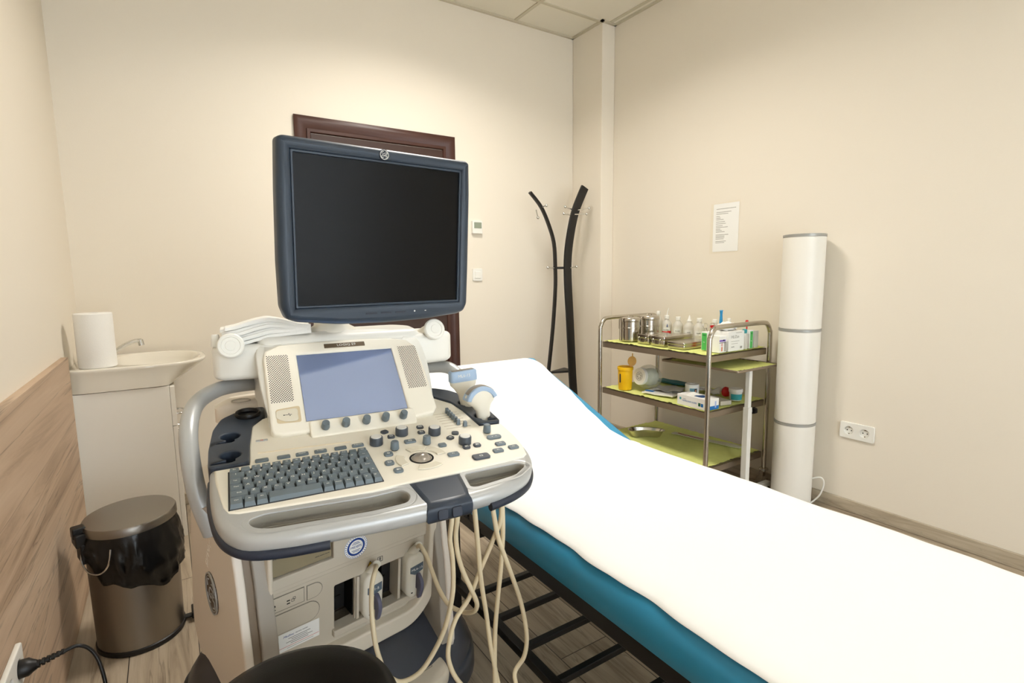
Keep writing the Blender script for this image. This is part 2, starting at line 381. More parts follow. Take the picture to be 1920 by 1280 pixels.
# ------------------------------------------------------------------ wall fittings
t = thing('thermostat', (1.822, YB, 1.485), 'small white thermostat with grey display above the light switch', 'thermostat')
Mbk = frame_m((0, YB, 0), (1, 0, 0), (0, 0, 1), (0, -1, 0))
b = MB(Mbk); b.slab(rrect(1.822, 1.53, .078, .088, .006), 0, .022, .003); obj('housing', b, M_white, t)
b = MB(Mbk); b.slab(rrect(1.824, 1.542, .058, .04, .002), .02, .0232, .0005); obj('display', b, M_lcd, t)
t = thing('light_switch', (1.822, YB, 1.162), 'square white light switch below the thermostat', 'switch')
b = MB(Mbk); b.slab(rrect(1.822, 1.206, .076, .084, .006), 0, .010, .002); obj('plate', b, M_white, t)
b = MB(Mbk); b.slab(rrect(1.822, 1.206, .046, .048, .003), .008, .0145, .002); obj('rocker', b, M_white, t)
Mrt = frame_m((XR, 0, 0), (0, -1, 0), (0, 0, 1), (-1, 0, 0))
def socket(M, cx, cz, label, n=2, wd_=.15, h=.08):
    loc = M @ Vector((cx, cz-h/2, 0)); t = thing('power_socket', loc, label, 'socket')
    hs = [circ(cx+(k-(n-1)/2)*.071*(1 if n > 1 else 0), cz, .0195, 24) for k in range(n)]
    b = MB(M); b.slab(rrect(cx, cz, wd_, h, .008), 0, .011, .003, hs); obj('plate', b, M_white, t)
    for k in range(n):
        x = cx+(k-(n-1)/2)*.071
        b = MB(M); b.m(M_white); b.lathe([(.0193, .001), (.0193, .0025), (.0188, .008)], (x, cz, 0), 24, False); b.slab(circ(x, cz, .0193), .001, .003)
        b.m(M_hole)
        for s in (-1, 1): b.slab(circ(x+s*.0095, cz, .0028, 12), .0028, .0036)
        b.m(M_steel); b.box(x-.002, x+.002, cz+.014, cz+.019, .003, .007); b.box(x-.002, x+.002, cz-.019, cz-.014, .003, .007)
        obj('outlet', b, M_white, t)
    return t
socket(Mrt, -1.19, .415, 'double white power socket low on the right wall', 2, .155, .082)
# notice
t = thing('wall_notice', (XR, 1.973, 1.32), 'printed white paper notice in a plastic sleeve on the right wall', 'notice')
b = MB(Mrt); b.grid(lambda u, v: (-2.078+.195*u+.004*v, 1.313+.297*v+.006*u, .0008), 4, 4, 0); obj('sleeve', b, mat('sleeve_plastic', (236, 226, 206), .3), t)
b = MB(Mrt); b.m(M_label); b.box(-2.055, -1.885, 1.325, 1.605, .001, .0022); b.m(M_inkl)
for k, (z, w_) in enumerate(((1.575, .13), (1.556, .10), (1.546, .08), (1.532, .025), (1.522, .03), (1.513, .05), (1.50, .06), (1.489, .065), (1.477, .045), (1.468, .08), (1.458, .03), (1.45, .04), (1.441, .06), (1.424, .085), (1.416, .06), (1.408, .06), (1.40, .055), (1.386, .07), (1.378, .06))):
    b.box(-2.035, -2.035+w_, z-.0016, z+.0016, .0020, .0026)
obj('sheet', b, M_label, t)
# left socket, plug, cord
Mlt = frame_m((XL+.022, 0, 0), (0, 1, 0), (0, 0, 1), (1, 0, 0))
socket(Mlt, 1.44, .36, 'white power socket on the oak panelling with a black plug in it', 2, .155, .085)
t = thing('power_lead', (-.34, 1.4755, .35), 'black plug and cord pushed into the socket on the oak panelling', 'power cord')
b = MB(Mlt); b.lathe([(.0185, .004), (.0195, .012), (.019, .026), (.013, .034), (.0095, .04)], (1.4755, .36, 0), 20)
obj('plug', b, M_black, t)
b = MB(); px, py, pz = XL+.022+.036, 1.4755, .36
for k in range(6): b.cyl((px+.004+k*.008, py+.002*k, pz+.001*k), (px+.009+k*.008, py+.002*k, pz+.001*k), .0085-.0005*k, seg=14)
b.cyl((px, py, pz), (px+.05, py+.012, pz+.004), .005); obj('strain_relief', b, M_black, t)
b = MB(); b.tube([(px+.045, py+.01, pz+.004), (px+.075, py+.02, pz+.002), (px+.10, py+.02, pz-.03), (px+.115, py+.0, pz-.09), (px+.12, py-.02, pz-.2), (px+.12, py-.02, pz-.29), (px+.13, py+.03, .006), (px+.2, py+.15, .006)], .0042, 10, 6); obj('cord', b, M_black, t)

# ------------------------------------------------------------------ washbasin cabinet, basin, tap, paper roll
YC = 2.70
t = thing('vanity_cabinet', (-.17, YC+.24, 0), 'white laminate washbasin cabinet against the left wall', 'cabinet')
b = MB(); b.box(XL+.001, -.022, YC, 3.19, .05, .742); obj('body', b, M_cab, t, bev=.001)
b = MB(); b.box(XL+.03, -.05, YC+.02, 3.17, 0, .055); obj('plinth', b, M_cab, t)
b = MB(); b.box(-.021, -.003, YC+.001, 2.944, .052, .56); d1 = obj('door', b, M_cab, t, bev=.0015)
b = MB(); b.box(-.021, -.003, 2.947, 3.189, .052, .56); d2 = obj('door', b, M_cab, t, bev=.0015)
b = MB(); b.box(-.021, -.003, YC+.001, 3.189, .563, .738); dw = obj('drawer', b, M_cab, t, bev=.0015)
for par, y, z0, z1 in ((d1, 2.9, .40, .50), (d2, 2.99, .40, .50)):
    b = MB(); b.tube([(-.004, y, z0), (.018, y, z0+.012), (.026, y, (z0+z1)/2), (.018, y, z1-.012), (-.004, y, z1)], .004, 10, 5); obj('handle', b, M_chrome, par)
b = MB(); b.tube([(-.004, 2.78, .60), (.02, 2.785, .60), (.026, 2.83, .60), (.02, 2.875, .60), (-.004, 2.88, .60)], .004, 10, 5); obj('handle', b, M_chrome, dw)
t = thing('washbasin', (-.12, 2.945, .745), 'white ceramic washbasin on the cabinet in the left corner', 'washbasin')
def basin():
    v = []; f = []; n = 72; x0, x1, y0, y1 = XL+.002, .135, 2.69, 3.205; cx0 = -.115; cy = (y0+y1)/2
    def outer(a, s, xoff=0):
        c, q = math.cos(a), math.sin(a); e = 12 if c < 0 else 2.9
        X = math.copysign(abs(c)**(2/e), c); Y = math.copysign(abs(q)**(2/e), q)
        return (cx0+X*((x1-cx0) if c > 0 else (cx0-x0))*s+xoff, cy+Y*(y1-y0)/2*(s if c > 0 else max(s, .985)))
    rings = []
    def ring_o(s, z): rings.append([outer(2*math.pi*k/n, s)+(z,) for k in range(n)])
    def ring_i(rx0, rx1, ry, z, cx=-.06):
        L = []
        for k in range(n):
            a = 2*math.pi*k/n; c, q = math.cos(a), math.sin(a); L.append((cx+(rx1 if c > 0 else rx0)*math.copysign(abs(c)**.85, c), cy+ry*math.copysign(abs(q)**.85, q), z))
        rings.append(L)
    def taper(z, s, iy=.004):
        L = []
        for k in range(n):
            x, y = outer(2*math.pi*k/n, 1); w_ = max(0, (x+.03)/.165)
            if x > -.03: x = -.03+(x+.03)*s
            L.append((x, cy+(y-cy)*(1-iy*4-.10*w_*(1-s)), z))
        rings.append(L)
    taper(.745, .20); taper(.762, .40); taper(.785, .61); taper(.808, .81); taper(.826, .965, .001)
    ring_o(1, .834); ring_o(.996, .8385); ring_o(.985, .841)
    ring_i(.175, .172, .232, .8408); ring_i(.168, .164, .225, .836); ring_i(.155, .145, .205, .81); ring_i(.125, .115, .165, .775); ring_i(.08, .07, .10, .757); ring_i(.03, .03, .03, .752)
    for r_ in rings: v += r_
    for i in range(len(rings)-1):
        for k in range(n): f.append((i*n+k, i*n+(k+1) % n, (i+1)*n+(k+1) % n, (i+1)*n+k))
    f.append(tuple(range(n))); f.append(tuple(range((len(rings)-1)*n, len(rings)*n)))
    return v, f
b = MB(); b._add(*basin()); obj('bowl', b, M_ceramic, t, ang=60)
b = MB(); b.lathe([(.001, .7545), (.02, .7545), (.022, .7525)], (-.06, 2.947, 0), 20); obj('drain', b, M_chrome, t)
t = thing('basin_tap', (-.29, 2.95, .84), 'chrome tap with a long spout behind the paper roll', 'tap')
b = MB(); b.lathe([(.026, .0), (.026, .006), (.021, .012), (.02, .075), (.022, .085), (.018, .095)], (-.29, 2.95, .841), 24); obj('body', b, M_chrome, t)
b = MB(); b.tube([(-.285, 2.95, .875), (-.23, 2.95, .875), (-.18, 2.95, .905), (-.14, 2.95, .922), (-.112, 2.95, .924)], lambda q: (.009, .011), 14, 5); b.cyl((-.118, 2.95, .928), (-.114, 2.95, .902), .0115); obj('spout', b, M_chrome, t)
b = MB(); b.tube([(-.295, 2.95, .935), (-.26, 2.95, .955), (-.21, 2.95, .975)], lambda q: (.005, .011), 12, 4); obj('lever', b, M_chrome, t)
t = thing('paper_towel_roll', (-.262, 2.765, .842), 'tall white paper towel roll standing on the washbasin rim', 'paper roll')
b = MB(); b.m(M_tissue); b.lathe([(.02, 0), (.063, 0), (.0655, .003), (.0655, .222), (.063, .225), (.02, .225), (.02, 0)], (-.262, 2.772, .8415), 48, False); obj('roll', b, M_tissue, t)
b = MB(); b.lathe([(.0195, .002), (.0195, .223)], (-.262, 2.772, .8415), 24, False); obj('core', b, mat('cardboard', (170, 150, 120), .8), t)

# ------------------------------------------------------------------ pedal bin
BX, BY = -.158, 2.10
t = thing('pedal_bin', (BX, BY, 0), 'stainless steel pedal bin with a black liner beside the oak panelling', 'bin')
b = MB(); b.lathe([(.118, .014), (.1225, .018), (.1275, .39), (.1245, .392), (.121, .388), (.117, .03), (.02, .028)], (BX, BY, 0), 56); obj('body', b, M_steelb, t)
b = MB(); b.lathe([(.120, 0), (.1265, .003), (.1265, .016), (.12, .02)], (BX, BY, 0), 48); obj('base_ring', b, M_black, t)
b = MB(); ax, ay = math.cos(R(200)), math.sin(R(200))
b.M = Matrix.Translation((BX, BY, .418)) @ Matrix.Rotation(R(1.5), 4, 'X') @ Matrix.Rotation(R(-1.5), 4, 'Y')
b.lathe([(.126, -.012), (.1305, -.010), (.1305, .012), (.127, .017), (.06, .021), (.001, .022)], (0, 0, 0), 56)
ld = obj('lid', b, M_steelb, t)
def hinge():
    b = MB(Matrix.Translation((BX, BY, 0)) @ Matrix.Rotation(R(196), 4, 'Z'))
    b.box(.112, .152, -.032, .032, .375, .418); b.box(.118, .142, -.036, .036, .32, .385); b.box(.120, .155, -.018, .018, .40, .436); return b
obj('hinge', hinge(), M_black, t, bev=.005)
b = MB(Matrix.Translation((BX, BY, 0)) @ Matrix.Rotation(R(228), 4, 'Z')); b.tube([(.128, -.05, .375), (.138, -.048, .33), (.142, -.02, .30), (.142, .02, .30), (.138, .048, .33), (.128, .05, .375)], .0028, 8, 5); obj('carry_handle', b, M_chrome, t)
b = MB(); b.box(BX+.115, BX+.165, BY-.012, BY+.012, .008, .016); b.box(BX+.145, BX+.205, BY-.034, BY+.034, .012, .034); obj('pedal', b, M_black, t, bev=.006)
def liner():
    b = MB(); n = 96; v = []; f = []; rows = 15
    for i in range(rows):
        s = i/(rows-1)
        for k in range(n):
            a = 2*math.pi*k/n; dirf = math.cos(a-R(-55))
            drop = .105+.085*max(0, dirf)**.7 if dirf > 0 else .105+.02*dirf
            nz = noise.noise(Vector((math.cos(a)*3.2, math.sin(a)*3.2, s*2.2)))
            nz2 = noise.noise(Vector((math.cos(a)*11, math.sin(a)*11, s*5+9)))
            rad = .124+.010*math.sin(min(1, s*1.15)*math.pi)+.020*nz*s**.5+.011*nz2*s**.6+(.010 if s > .6 else .010*s/.6)*max(0, dirf)+.004*(s > .85)
            if s < .08: rad = .1275
            rad = max(rad, .1298 if s > .1 else .1270)
            z = .411-drop*s*(1+.25*noise.noise(Vector((math.cos(a)*2, math.sin(a)*2, 4))))+.006*nz2
            v.append((BX+math.cos(a)*rad, BY+math.sin(a)*rad, z))
    for i in range(rows-1):
        for k in range(n): f.append((i*n+k, i*n+(k+1) % n, (i+1)*n+(k+1) % n, (i+1)*n+k))
    b._add(v, f); return b
lo = obj('liner', liner(), M_liner, t, ang=60, recalc=False); md = lo.modifiers.new('s', 'SOLIDIFY'); md.thickness = .0012

# ------------------------------------------------------------------ coat stand
t = thing('coat_stand', (2.42, 2.99, 0), 'black coat stand with curved arms in the back corner', 'coat stand')
def arm(name, pts, ra, rb, par):
    b = MB(); b.tube(pts, lambda q: (ra(q) if callable(ra) else ra, rb(q) if callable(rb) else rb), 12, 6, e=6); return obj(name, b, M_blackm, par)
arm('leg', [(2.20, 3.02, .012), (2.225, 3.01, .2), (2.27, 3.0, .57), (2.305, 3.0, .85), (2.325, 3.0, 1.10), (2.325, 3.0, 1.25), (2.315, 3.0, 1.41), (2.275, 3.0, 1.53), (2.205, 3.0, 1.66), (2.11, 3.0, 1.755)], .008, .015, t)
arm('leg', [(2.47, 2.90, .012), (2.458, 2.93, .2), (2.447, 2.95, .41), (2.426, 2.96, .87), (2.411, 2.965, 1.15), (2.411, 2.965, 1.33), (2.43, 2.955, 1.5), (2.465, 2.945, 1.65), (2.535, 2.93, 1.81)], .032, .010, t)
RA = [(2.47, 2.90, .012), (2.458, 2.93, .2), (2.447, 2.95, .41), (2.426, 2.96, .87), (2.411, 2.965, 1.15), (2.411, 2.965, 1.33), (2.43, 2.955, 1.5), (2.465, 2.945, 1.65), (2.525, 2.935, 1.78)]
arm('leg', [(x*1.045, y*1.045, max(.012, 1.2+(z-1.2)*1.045)) for x, y, z in RA], .014, .009, t)
b = MB(); b.slab(round_poly([(2.265, 3.01), (2.46, 2.945), (2.475, 3.085)], .02), .49, .505, .002); obj('shelf', b, M_blackm, t)
b = MB(); b.slab(round_poly([(2.30, 3.0), (2.42, 2.97), (2.44, 3.02)], .01), 1.24, 1.256, .002); obj('spacer', b, M_blackm, t)
def peg(p0, p1):
    b = MB(); b.cyl(p0, p1, .0045, seg=12); q = Vector(p1); b.ball(q, .0105, seg=14, rings=8); obj('peg', b, M_chrome, t)
peg((2.20, 3.0, 1.66), (2.215, 2.955, 1.668)); peg((2.16, 3.0, 1.64), (2.15, 2.965, 1.585))
peg((2.44, 2.955, 1.655), (2.375, 2.95, 1.668)); peg((2.47, 2.94, 1.65), (2.575, 2.93, 1.668)); peg((2.43, 2.95, 1.615), (2.355, 2.94, 1.62)); peg((2.45, 2.94, 1.62), (2.545, 2.92, 1.625))
peg((2.31, 2.995, 1.248), (2.248, 2.985, 1.25)); peg((2.43, 2.96, 1.248), (2.475, 2.945, 1.255))

# ------------------------------------------------------------------ UV recirculator tube
UX, UY = 2.684, 1.441
t = thing('tube_lamp_housing', (UX, UY, 0), 'tall white tubular air steriliser with grey seam rings beside the trolley', 'air steriliser')
r_ = .0955
b = MB()
for z0, z1 in ((.02, .425), (.435, .905), (.915, 1.372)): b.lathe([(r_-.004, z0), (r_, z0+.004), (r_, z1-.004), (r_-.004, z1)], (UX, UY, 0), 56)
obj('body', b, M_uv, t)
for z in (.430, .910, 1.376):
    b = MB(); b.lathe([(r_-.006, z-.007), (r_+.0015, z-.006), (r_+.0015, z+.006), (r_-.004, z+.0075), (.001, z+.0075)], (UX, UY, 0), 56); obj('seam_ring', b, M_grey if z < 1.3 else M_grey, t)
b = MB(); b.lathe([(.09, 0), (.095, .004), (.095, .02), (.09, .024)], (UX, UY, 0), 40); obj('base', b, M_uv, t)
b = MB(); b.tube([(2.718, 1.362, .135), (2.742, 1.325, .15), (2.757, 1.312, .12), (2.748, 1.322, .06), (2.735, 1.345, .02), (2.722, 1.357, .006)], .004, 8, 6); obj('cable', b, M_white, t)

# ------------------------------------------------------------------ examination couch
BL, BR, BH = .695, 1.402, 1.325
t = thing('examination_couch', (1.05, .8, 0), 'teal blue examination couch with a raised backrest and a black frame', 'couch')
def cushion(y0, y1, z0, z1, M=Matrix()):
    b = MB(M @ frame_m((0, y0, 0), (1, 0, 0), (0, 0, 1), (0, 1, 0)))
    b.slab([(BL+.0, z0+.012), (BL+.012, z0), (BR-.012, z0), (BR, z0+.012), (BR+.0, z1-.035), (BR-.03, z1-.004), (BR-.05, z1), (BL+.05, z1), (BL+.03, z1-.004), (BL, z1-.035)], 0, y1-y0, .012, res=3); return b
obj('mattress', cushion(-.36, BH-.008, .498, .598), M_blue, t, ang=60)
ANG = R(20.4)
MH = Matrix.Translation((0, BH, .498)) @ Matrix.Rotation(ANG, 4, 'X') @ Matrix.Translation((0, -BH, -.498))
obj('backrest', cushion(BH+.008, BH+.69, .498, .598, MH), M_blue, t, ang=60)
b = MB()
for x in (BL+.035, BR-.035): b.box(x-.018, x+.018, -.34, BH+.02, .455, .494)
for y in (-.32, BH-.02): b.box(BL+.02, BR-.02, y-.015, y+.015, .455, .494)
obj('seat_frame', b, M_blackm, t, bev=.003)
b = MB(MH)
for x in (BL+.035, BR-.035): b.box(x-.018, x+.018, BH+.02, BH+.66, .462, .495)
b.box(BL+.02, BR-.02, BH+.62, BH+.65, .465, .494); obj('backrest_frame', b, M_blackm, t, bev=.003)
for (x, y) in ((BL+.03, 1.50), (BR-.03, 1.50), (BL+.03, -.22), (BR-.03, -.22)):
    b = MB(); b.box(x-.020, x+.020, y-.03, y+.03, .0, .47 if y < 1 else .485); obj('leg', b, M_blackm, t, bev=.003)
b = MB(); b.box(BL+.03, BR-.03, 1.47, 1.50, .44, .475)
for x in (BL+.03, BR-.03): b.box(x-.015, x+.015, BH-.05, 1.53, .44, .47)
obj('cross_frame', b, M_blackm, t, bev=.003)
b = MB()
for x in (BL+.03, BR-.03): b.box(x-.0125, x+.0125, -.2, 1.48, .188, .213)
k = 0
y = 1.375
while y > -.2: b.box(BL+.03, BR-.03, y-.009, y+.009, .192, .210); y -= .144
obj('rack', b, M_blackm, t, bev=.002)
# paper cover
t2 = thing('paper_couch_cover', (1.05, .8, .6), 'white disposable paper sheet covering the couch', 'paper sheet')
def paper(u, v):
    Y = -.37+v*(BH+.69+.37-.015)
    if Y <= BH: cy, cz = Y, .6005; nrm = (0, 0, 1)
    else:
        d = Y-BH; q = MH @ Vector((0, BH+d, .6005)); cy, cz = q.y, q.z
    el = .012*noise.noise(Vector((Y*4, 1.3, 0)))+.008*noise.noise(Vector((Y*11, 5.3, 0)))
    er = .007*noise.noise(Vector((Y*5, 8.3, 0)))+.004*noise.noise(Vector((Y*13, 2.3, 0)))
    d = max(0, Y-BH)
    xl = .712+el; xr = 1.388+er-.05*min(1, d*9)*max(0, 1-d/.72)**1.1-.006*(d > 0)
    if Y > BH+.60:
        q = (Y-BH-.60)/.075; q = max(0, min(1, q)); k_ = .03*(1-math.sqrt(max(0, 1-q*q))); xl += k_; xr -= k_
    x = xl+(xr-xl)*u
    ed = min(u, 1-u)*(xr-xl)
    cz -= .012*max(0, 1-ed/.05)**2 if d <= 0 else .010*max(0, 1-ed/.04)**2
    cz += .0015*noise.noise(Vector((x*6, Y*4, 0)))*min(1, ed/.06)
    if abs(Y-BH) < .03: cz += .002
    return (x, cy, cz+.0035)
b = MB(); b.grid(paper, 60, 240, .0008); o = obj('sheet', b, M_paper, t2, ang=80)

# ------------------------------------------------------------------ stool
SX, SY, SZ = .124, .852, .50
t = thing('stool', (SX, SY, 0), 'round black padded stool in front of the ultrasound machine', 'stool')
b = MB(); b.lathe([(.14, -.055), (.161, -.05), (.167, -.035), (.167, -.02), (.161, -.006), (.145, 0), (.1, .001), (.001, .001)], (SX, SY, SZ), 64); obj('seat', b, M_stool, t, ang=60)
b = MB(); b.cyl((SX, SY, .1), (SX, SY, .30), .025); b.cyl((SX, SY, .28), (SX, SY, .445), .014); b.lathe([(.07, 0), (.07, .004), (.03, .012)], (SX, SY, .438)); obj('column', b, M_chrome, t)
for k in range(5):
    a = R(72*k+20); b = MB(Matrix.Translation((SX, SY, 0)) @ Matrix.Rotation(a, 4, 'Z'))
    b.tube([(.02, 0, .105), (.12, 0, .09), (.21, 0, .07)], lambda q: (.012-.004*q, .018-.006*q), 12, 4); lg = obj('leg', b, M_black, t)
    b = MB(Matrix.Translation((SX, SY, 0)) @ Matrix.Rotation(a, 4, 'Z')); b.cyl((.21, 0, .072), (.21, 0, .05), .006); b.cyl((.205, -.012, .026), (.205, .012, .026), .0255); obj('caster', b, M_black, lg)

# ------------------------------------------------------------------ ultrasound machine
TH = R(-5.3); ex = Vector((math.cos(TH), math.sin(TH), 0)); ey = Vector((-math.sin(TH), math.cos(TH), 0)); ez = Vector((0, 0, 1))
CPN = frame_m((0, 0, 0), ex, ey, ez)
c8, s8 = math.cos(R(8)), math.sin(R(8))
PAN = frame_m(ey*1.003+ez*.836, ex, ey*c8+ez*s8, -ey*s8+ez*c8)
def planeframe(c, yaw, pitch):
    x = Vector((math.cos(yaw), math.sin(yaw), 0)); n = Vector((math.sin(yaw), -math.cos(yaw), 0))*math.cos(pitch)+ez*math.sin(pitch)
    return frame_m(c, x, n.cross(x), n)
POD = planeframe((.355, 1.245, .955), -.093, .796)
MS = 1.12
MON = planeframe((.408*MS, 1.128*MS, 1.2+.091*MS), .081, -.087) @ Matrix.Diagonal((MS, MS, MS, 1))
BOD = Matrix.Rotation(R(10), 4, 'Z')
fz = Vector((0, -.12, 1)).normalized(); fn = Vector((0, -1, -.12)).normalized()
FAC = BOD @ frame_m((0, 1.188, 0), (1, 0, 0), fz, fn)      # leaning front of the cart: x, height, out
U = thing('ultrasound_machine', (.30, 1.36, 0), 'cream and blue-grey ultrasound machine with monitor and touch panel', 'ultrasound machine')
# --- base
b = MB(BOD); out = smooth_loop([(.215, 1.50), (.20, 1.30), (.215, 1.15), (.27, 1.06), (.40, 1.015), (.56, 1.01), (.72, 1.025), (.835, 1.07), (.90, 1.17), (.915, 1.30), (.88, 1.42), (.80, 1.50), (.77, 1.62), (.66, 1.70), (.42, 1.70), (.31, 1.62)], 4)
b.slab(out, .085, .165, .022, res=3)
b.loft([(.56, 1.33, .14, .35, .31), (.56, 1.33, .18, .345, .305), (.56, 1.335, .22, .322, .275), (.555, 1.35, .265, .285, .225), (.55, 1.36, .30, .25, .19)], 48, 3.0); obj('base', b, mat('charcoal_base', (62, 65, 73), .35, bump=.03, bscale=900), U, ang=60)
for (x, y, a) in ((.27, 1.14, 20), (.82, 1.16, -20), (.36, 1.64, 10), (.73, 1.64, -10)):
    W_ = BOD @ Matrix.Translation((x, y, 0)) @ Matrix.Rotation(R(a), 4, 'Z')
    b = MB(W_); b.cyl((-.024, 0, .062), (-.006, 0, .062), .0615, seg=32); b.cyl((.006, 0, .062), (.024, 0, .062), .0615, seg=32); b.m(M_grey); b.cyl((-.026, 0, .062), (.026, 0, .062), .02)
    b.m(M_black); b.box(-.012, .012, -.02, .02, .06, .10); w_ = obj('caster', b, M_black, U)
for x in (.575, .660):
    b = MB(BOD @ Matrix.Translation((x, 1.07, .192)) @ Matrix.Rotation(R(12), 4, 'X') @ Matrix.Diagonal((.95, .9, 1, 1)))
    if x == .660:
        b.slab(smooth_loop([(-.075, .11), (-.02, .13), (.04, .10), (.07, .03), (.065, -.05), (.02, -.07), (-.045, -.06), (-.05, .0), (-.07, .06)], 5), -.02, .02, .012, res=3)
        pd = obj('brake_pedal', b, M_greige, U)
        b = MB(BOD @ Matrix.Translation((x, 1.07, .192)) @ Matrix.Rotation(R(12), 4, 'X') @ Matrix.Diagonal((.95, .9, 1, 1))); b.m(M_crack)
        b.slab(rrect(.012, .0, .04, .032, .003), .0195, .0204, 0, [rrect(.012, .0, .037, .029, .003)]); b.slab([(.0+.0, .016)]+[(.012+.018*math.cos(R(a)), .016+.018*math.sin(R(a))) for a in range(0, 181, 20)], .0195, .0204, 0, [[(.012+.016*math.cos(R(a)), .018+.016*math.sin(R(a))) for a in range(0, 181, 20)]])
        b.ring(.012, 0, .006, .0045, .0195, .0204); obj('padlock_mark', b, M_crack, pd)
    else:
        b.slab(rrect(-.02, .04, .06, .13, .015), -.02, .018, .008); obj('unlock_pedal', b, M_grey, U)
# --- side covers and core
sp = [(1.16, .742), (1.24, .765), (1.36, .755), (1.43, .70), (1.475, .60), (1.52, .43), (1.545, .31), (1.525, .26), (1.43, .20), (1.30, .175), (1.15, .17), (1.08, .21), (1.078, .30), (1.084, .434), (1.093, .50), (1.104, .59), (1.128, .68)]
Myz = lambda x0: BOD @ frame_m((x0, 0, 0), (0, 1, 0), (0, 0, 1), (1, 0, 0))
spc = smooth_loop(sp, 4); cy_, cz_ = 1.31, .46
def inset(k): return [(cy_+(p[0]-cy_)*(1-k/.23), cz_+(p[1]-cz_)*(1-k/.29)) for p in spc]
for x0, x1, ins, m_, nm in ((.282, .304, .018, M_taupe, 'recess_strip'), (.302, .336, .006, M_greyp, 'side_strip'), (.742, .766, .006, M_greyp, 'side_strip')):
    b = MB(Myz(x0)); b.slab(inset(ins), 0, x1-x0, .004, res=2); obj(nm, b, m_, U, ang=60)
for x0, lab in ((.266, 'l'), (.762, 'r')):
    b = MB(Myz(x0)); b.slab(spc, 0, .018, .005, res=3); cv = obj('side_cover', b, M_beige, U, ang=60)
    if lab == 'l':
        Mls = BOD @ frame_m((x0, 1.305, .483), (0, -1, 0), (0, 0, 1), (-1, 0, 0))
        b = MB(Mls); b.m(M_badge); b.slab(circ(0, 0, .047, 40, .049), -.001, .003, .001); b.m(M_silver)
        b.slab(circ(0, 0, .047, 40, .049), .001, .0045, 0, [circ(0, 0, .044, 40, .046)])
        b.slab(circ(0, 0, .040, 40, .042), .002, .0042, 0, [circ(0, 0, .0385, 40, .0405)])
        for k in range(4):
            a = R(45+90*k); b.tube([(.031*math.cos(a-.5), .033*math.sin(a-.5), .0035), (.035*math.cos(a), .037*math.sin(a), .0035), (.027*math.cos(a+.4), .029*math.sin(a+.4), .0035)], .0012, 6, 4)
        b.text('GE', .042, 0, -.001, .0032, .0006, sx=.95, shear=.3); obj('round_badge', b, M_badge, cv)
        b = MB(Mls); b.m(M_beige)
        for ch, dx, dz in (('L', .024, .125), ('O', .008, .108), ('G', -.004, .092), ('I', -.014, .075), ('Q', -.022, .062)): b.text(ch, .024, dx-.01, dz, .0002, .0006)
        obj('embossed_lettering', b, M_beige, cv)
b = MB(BOD); b.loft([(.53, 1.395, .20, .22, .14), (.53, 1.395, .5, .22, .14), (.53, 1.37, .74, .21, .12), (.53, 1.36, .79, .18, .09)], 48, 5); obj('core_housing', b, M_taupe, U, ang=50)
# neck + column carrying the control panel
b = MB(BOD); b.loft([(.50, 1.27, .70, .25, .13), (.49, 1.25, .77, .24, .12), (.47, 1.24, .80, .16, .10)], 48, 4); obj('neck', b, M_beige, U, ang=50)
# --- front panel
XA, XB = .326, .752
b = MB(FAC); b.slab(round_poly([(XA, .285), (XB-.06, .285), (XB, .345), (XB, .79), (XA, .79)], .05, 8), -.10, .020, .006, [round_poly([(XA+.011, .335), (XB-.062, .335), (XB-.022, .385), (XB-.022, .775), (XA+.011, .775)], .03, 6)])
obj('front_rim', b, mat('pale_rim_plastic', (222, 211, 192), .45), U)
PRT = (.338, .476, .564, .70)
holes = [[(PRT[0], PRT[2]), (PRT[1], PRT[2]), (PRT[1], PRT[3]), (PRT[0], PRT[3])], [(.575, .60), (.715, .60), (.715, .66), (.575, .66)]]
b = MB(FAC); b.slab([(XA+.002, .538), (XB-.01, .538), (XB-.01, .78), (XA+.002, .78)], -.02, .002, .003, holes); upper = obj('upper_fascia', b, M_greige, U)
b = MB(FAC); b.box(.575, .715, .60, .66, -.03, -.006); obj('drawer_recess', b, M_taupe, upper)
b = MB(FAC); b.box(PRT[0]+.002, PRT[1]-.002, PRT[2]+.003, PRT[3], -.10, -.004); pr = obj('printer', b, mat('printer_beige', (146, 134, 106), .5), U, bev=.002)
b = MB(FAC); b.m(M_ink); b.text('SONY', .0075, .353, .612, -.0038, .0002); b.text('DIGITAL GRAPHIC PRINTER', .0034, .452, .580, -.0038, .0002, sx=.8)
b.box(PRT[0]+.002, PRT[1]-.002, .6475, .6485, -.004, -.0035); b.box(.36, .44, .652, .664, -.004, .001); obj('printer_marking', b, M_ink, pr)
# lower fascia with port openings
SL = [rrect(.507, .427, .052, .115, .004), rrect(.597, .427, .108, .115, .004), rrect(.690, .427, .066, .115, .004)]
b = MB(FAC); b.slab([(XA+.002, .325), (XB-.012, .325), (XB-.012, .545), (XA+.002, .545)], -.03, -.006, .002, SL); lower = obj('lower_fascia', b, M_greige, U)
b = MB(FAC); b.slab([(XA+.002, .528), (XB-.02, .528), (XB-.02, .546), (XA+.002, .546)], -.007, .001, .003); obj('ledge', b, M_greige, lower)
b = MB(FAC); b.box(.475, .728, .36, .49, -.085, -.078); obj('port_backing', b, M_hole, lower)
for x in (.5385, .6535):
    b = MB(FAC); b.box(x-.0035, x+.0035, .37, .486, -.08, -.001); obj('port_divider', b, M_greige, lower)
b = MB(FAC); b.box(.484, .524, .385, .472, -.05, -.045); b.box(.53, .535, .375, .482, -.06, -.015); b.m(M_hole); b.box(.486, .513, .39, .424, -.045, -.042); b.box(.486, .513, .434, .466, -.045, -.042); obj('port_connector_block', b, M_pcb, lower)
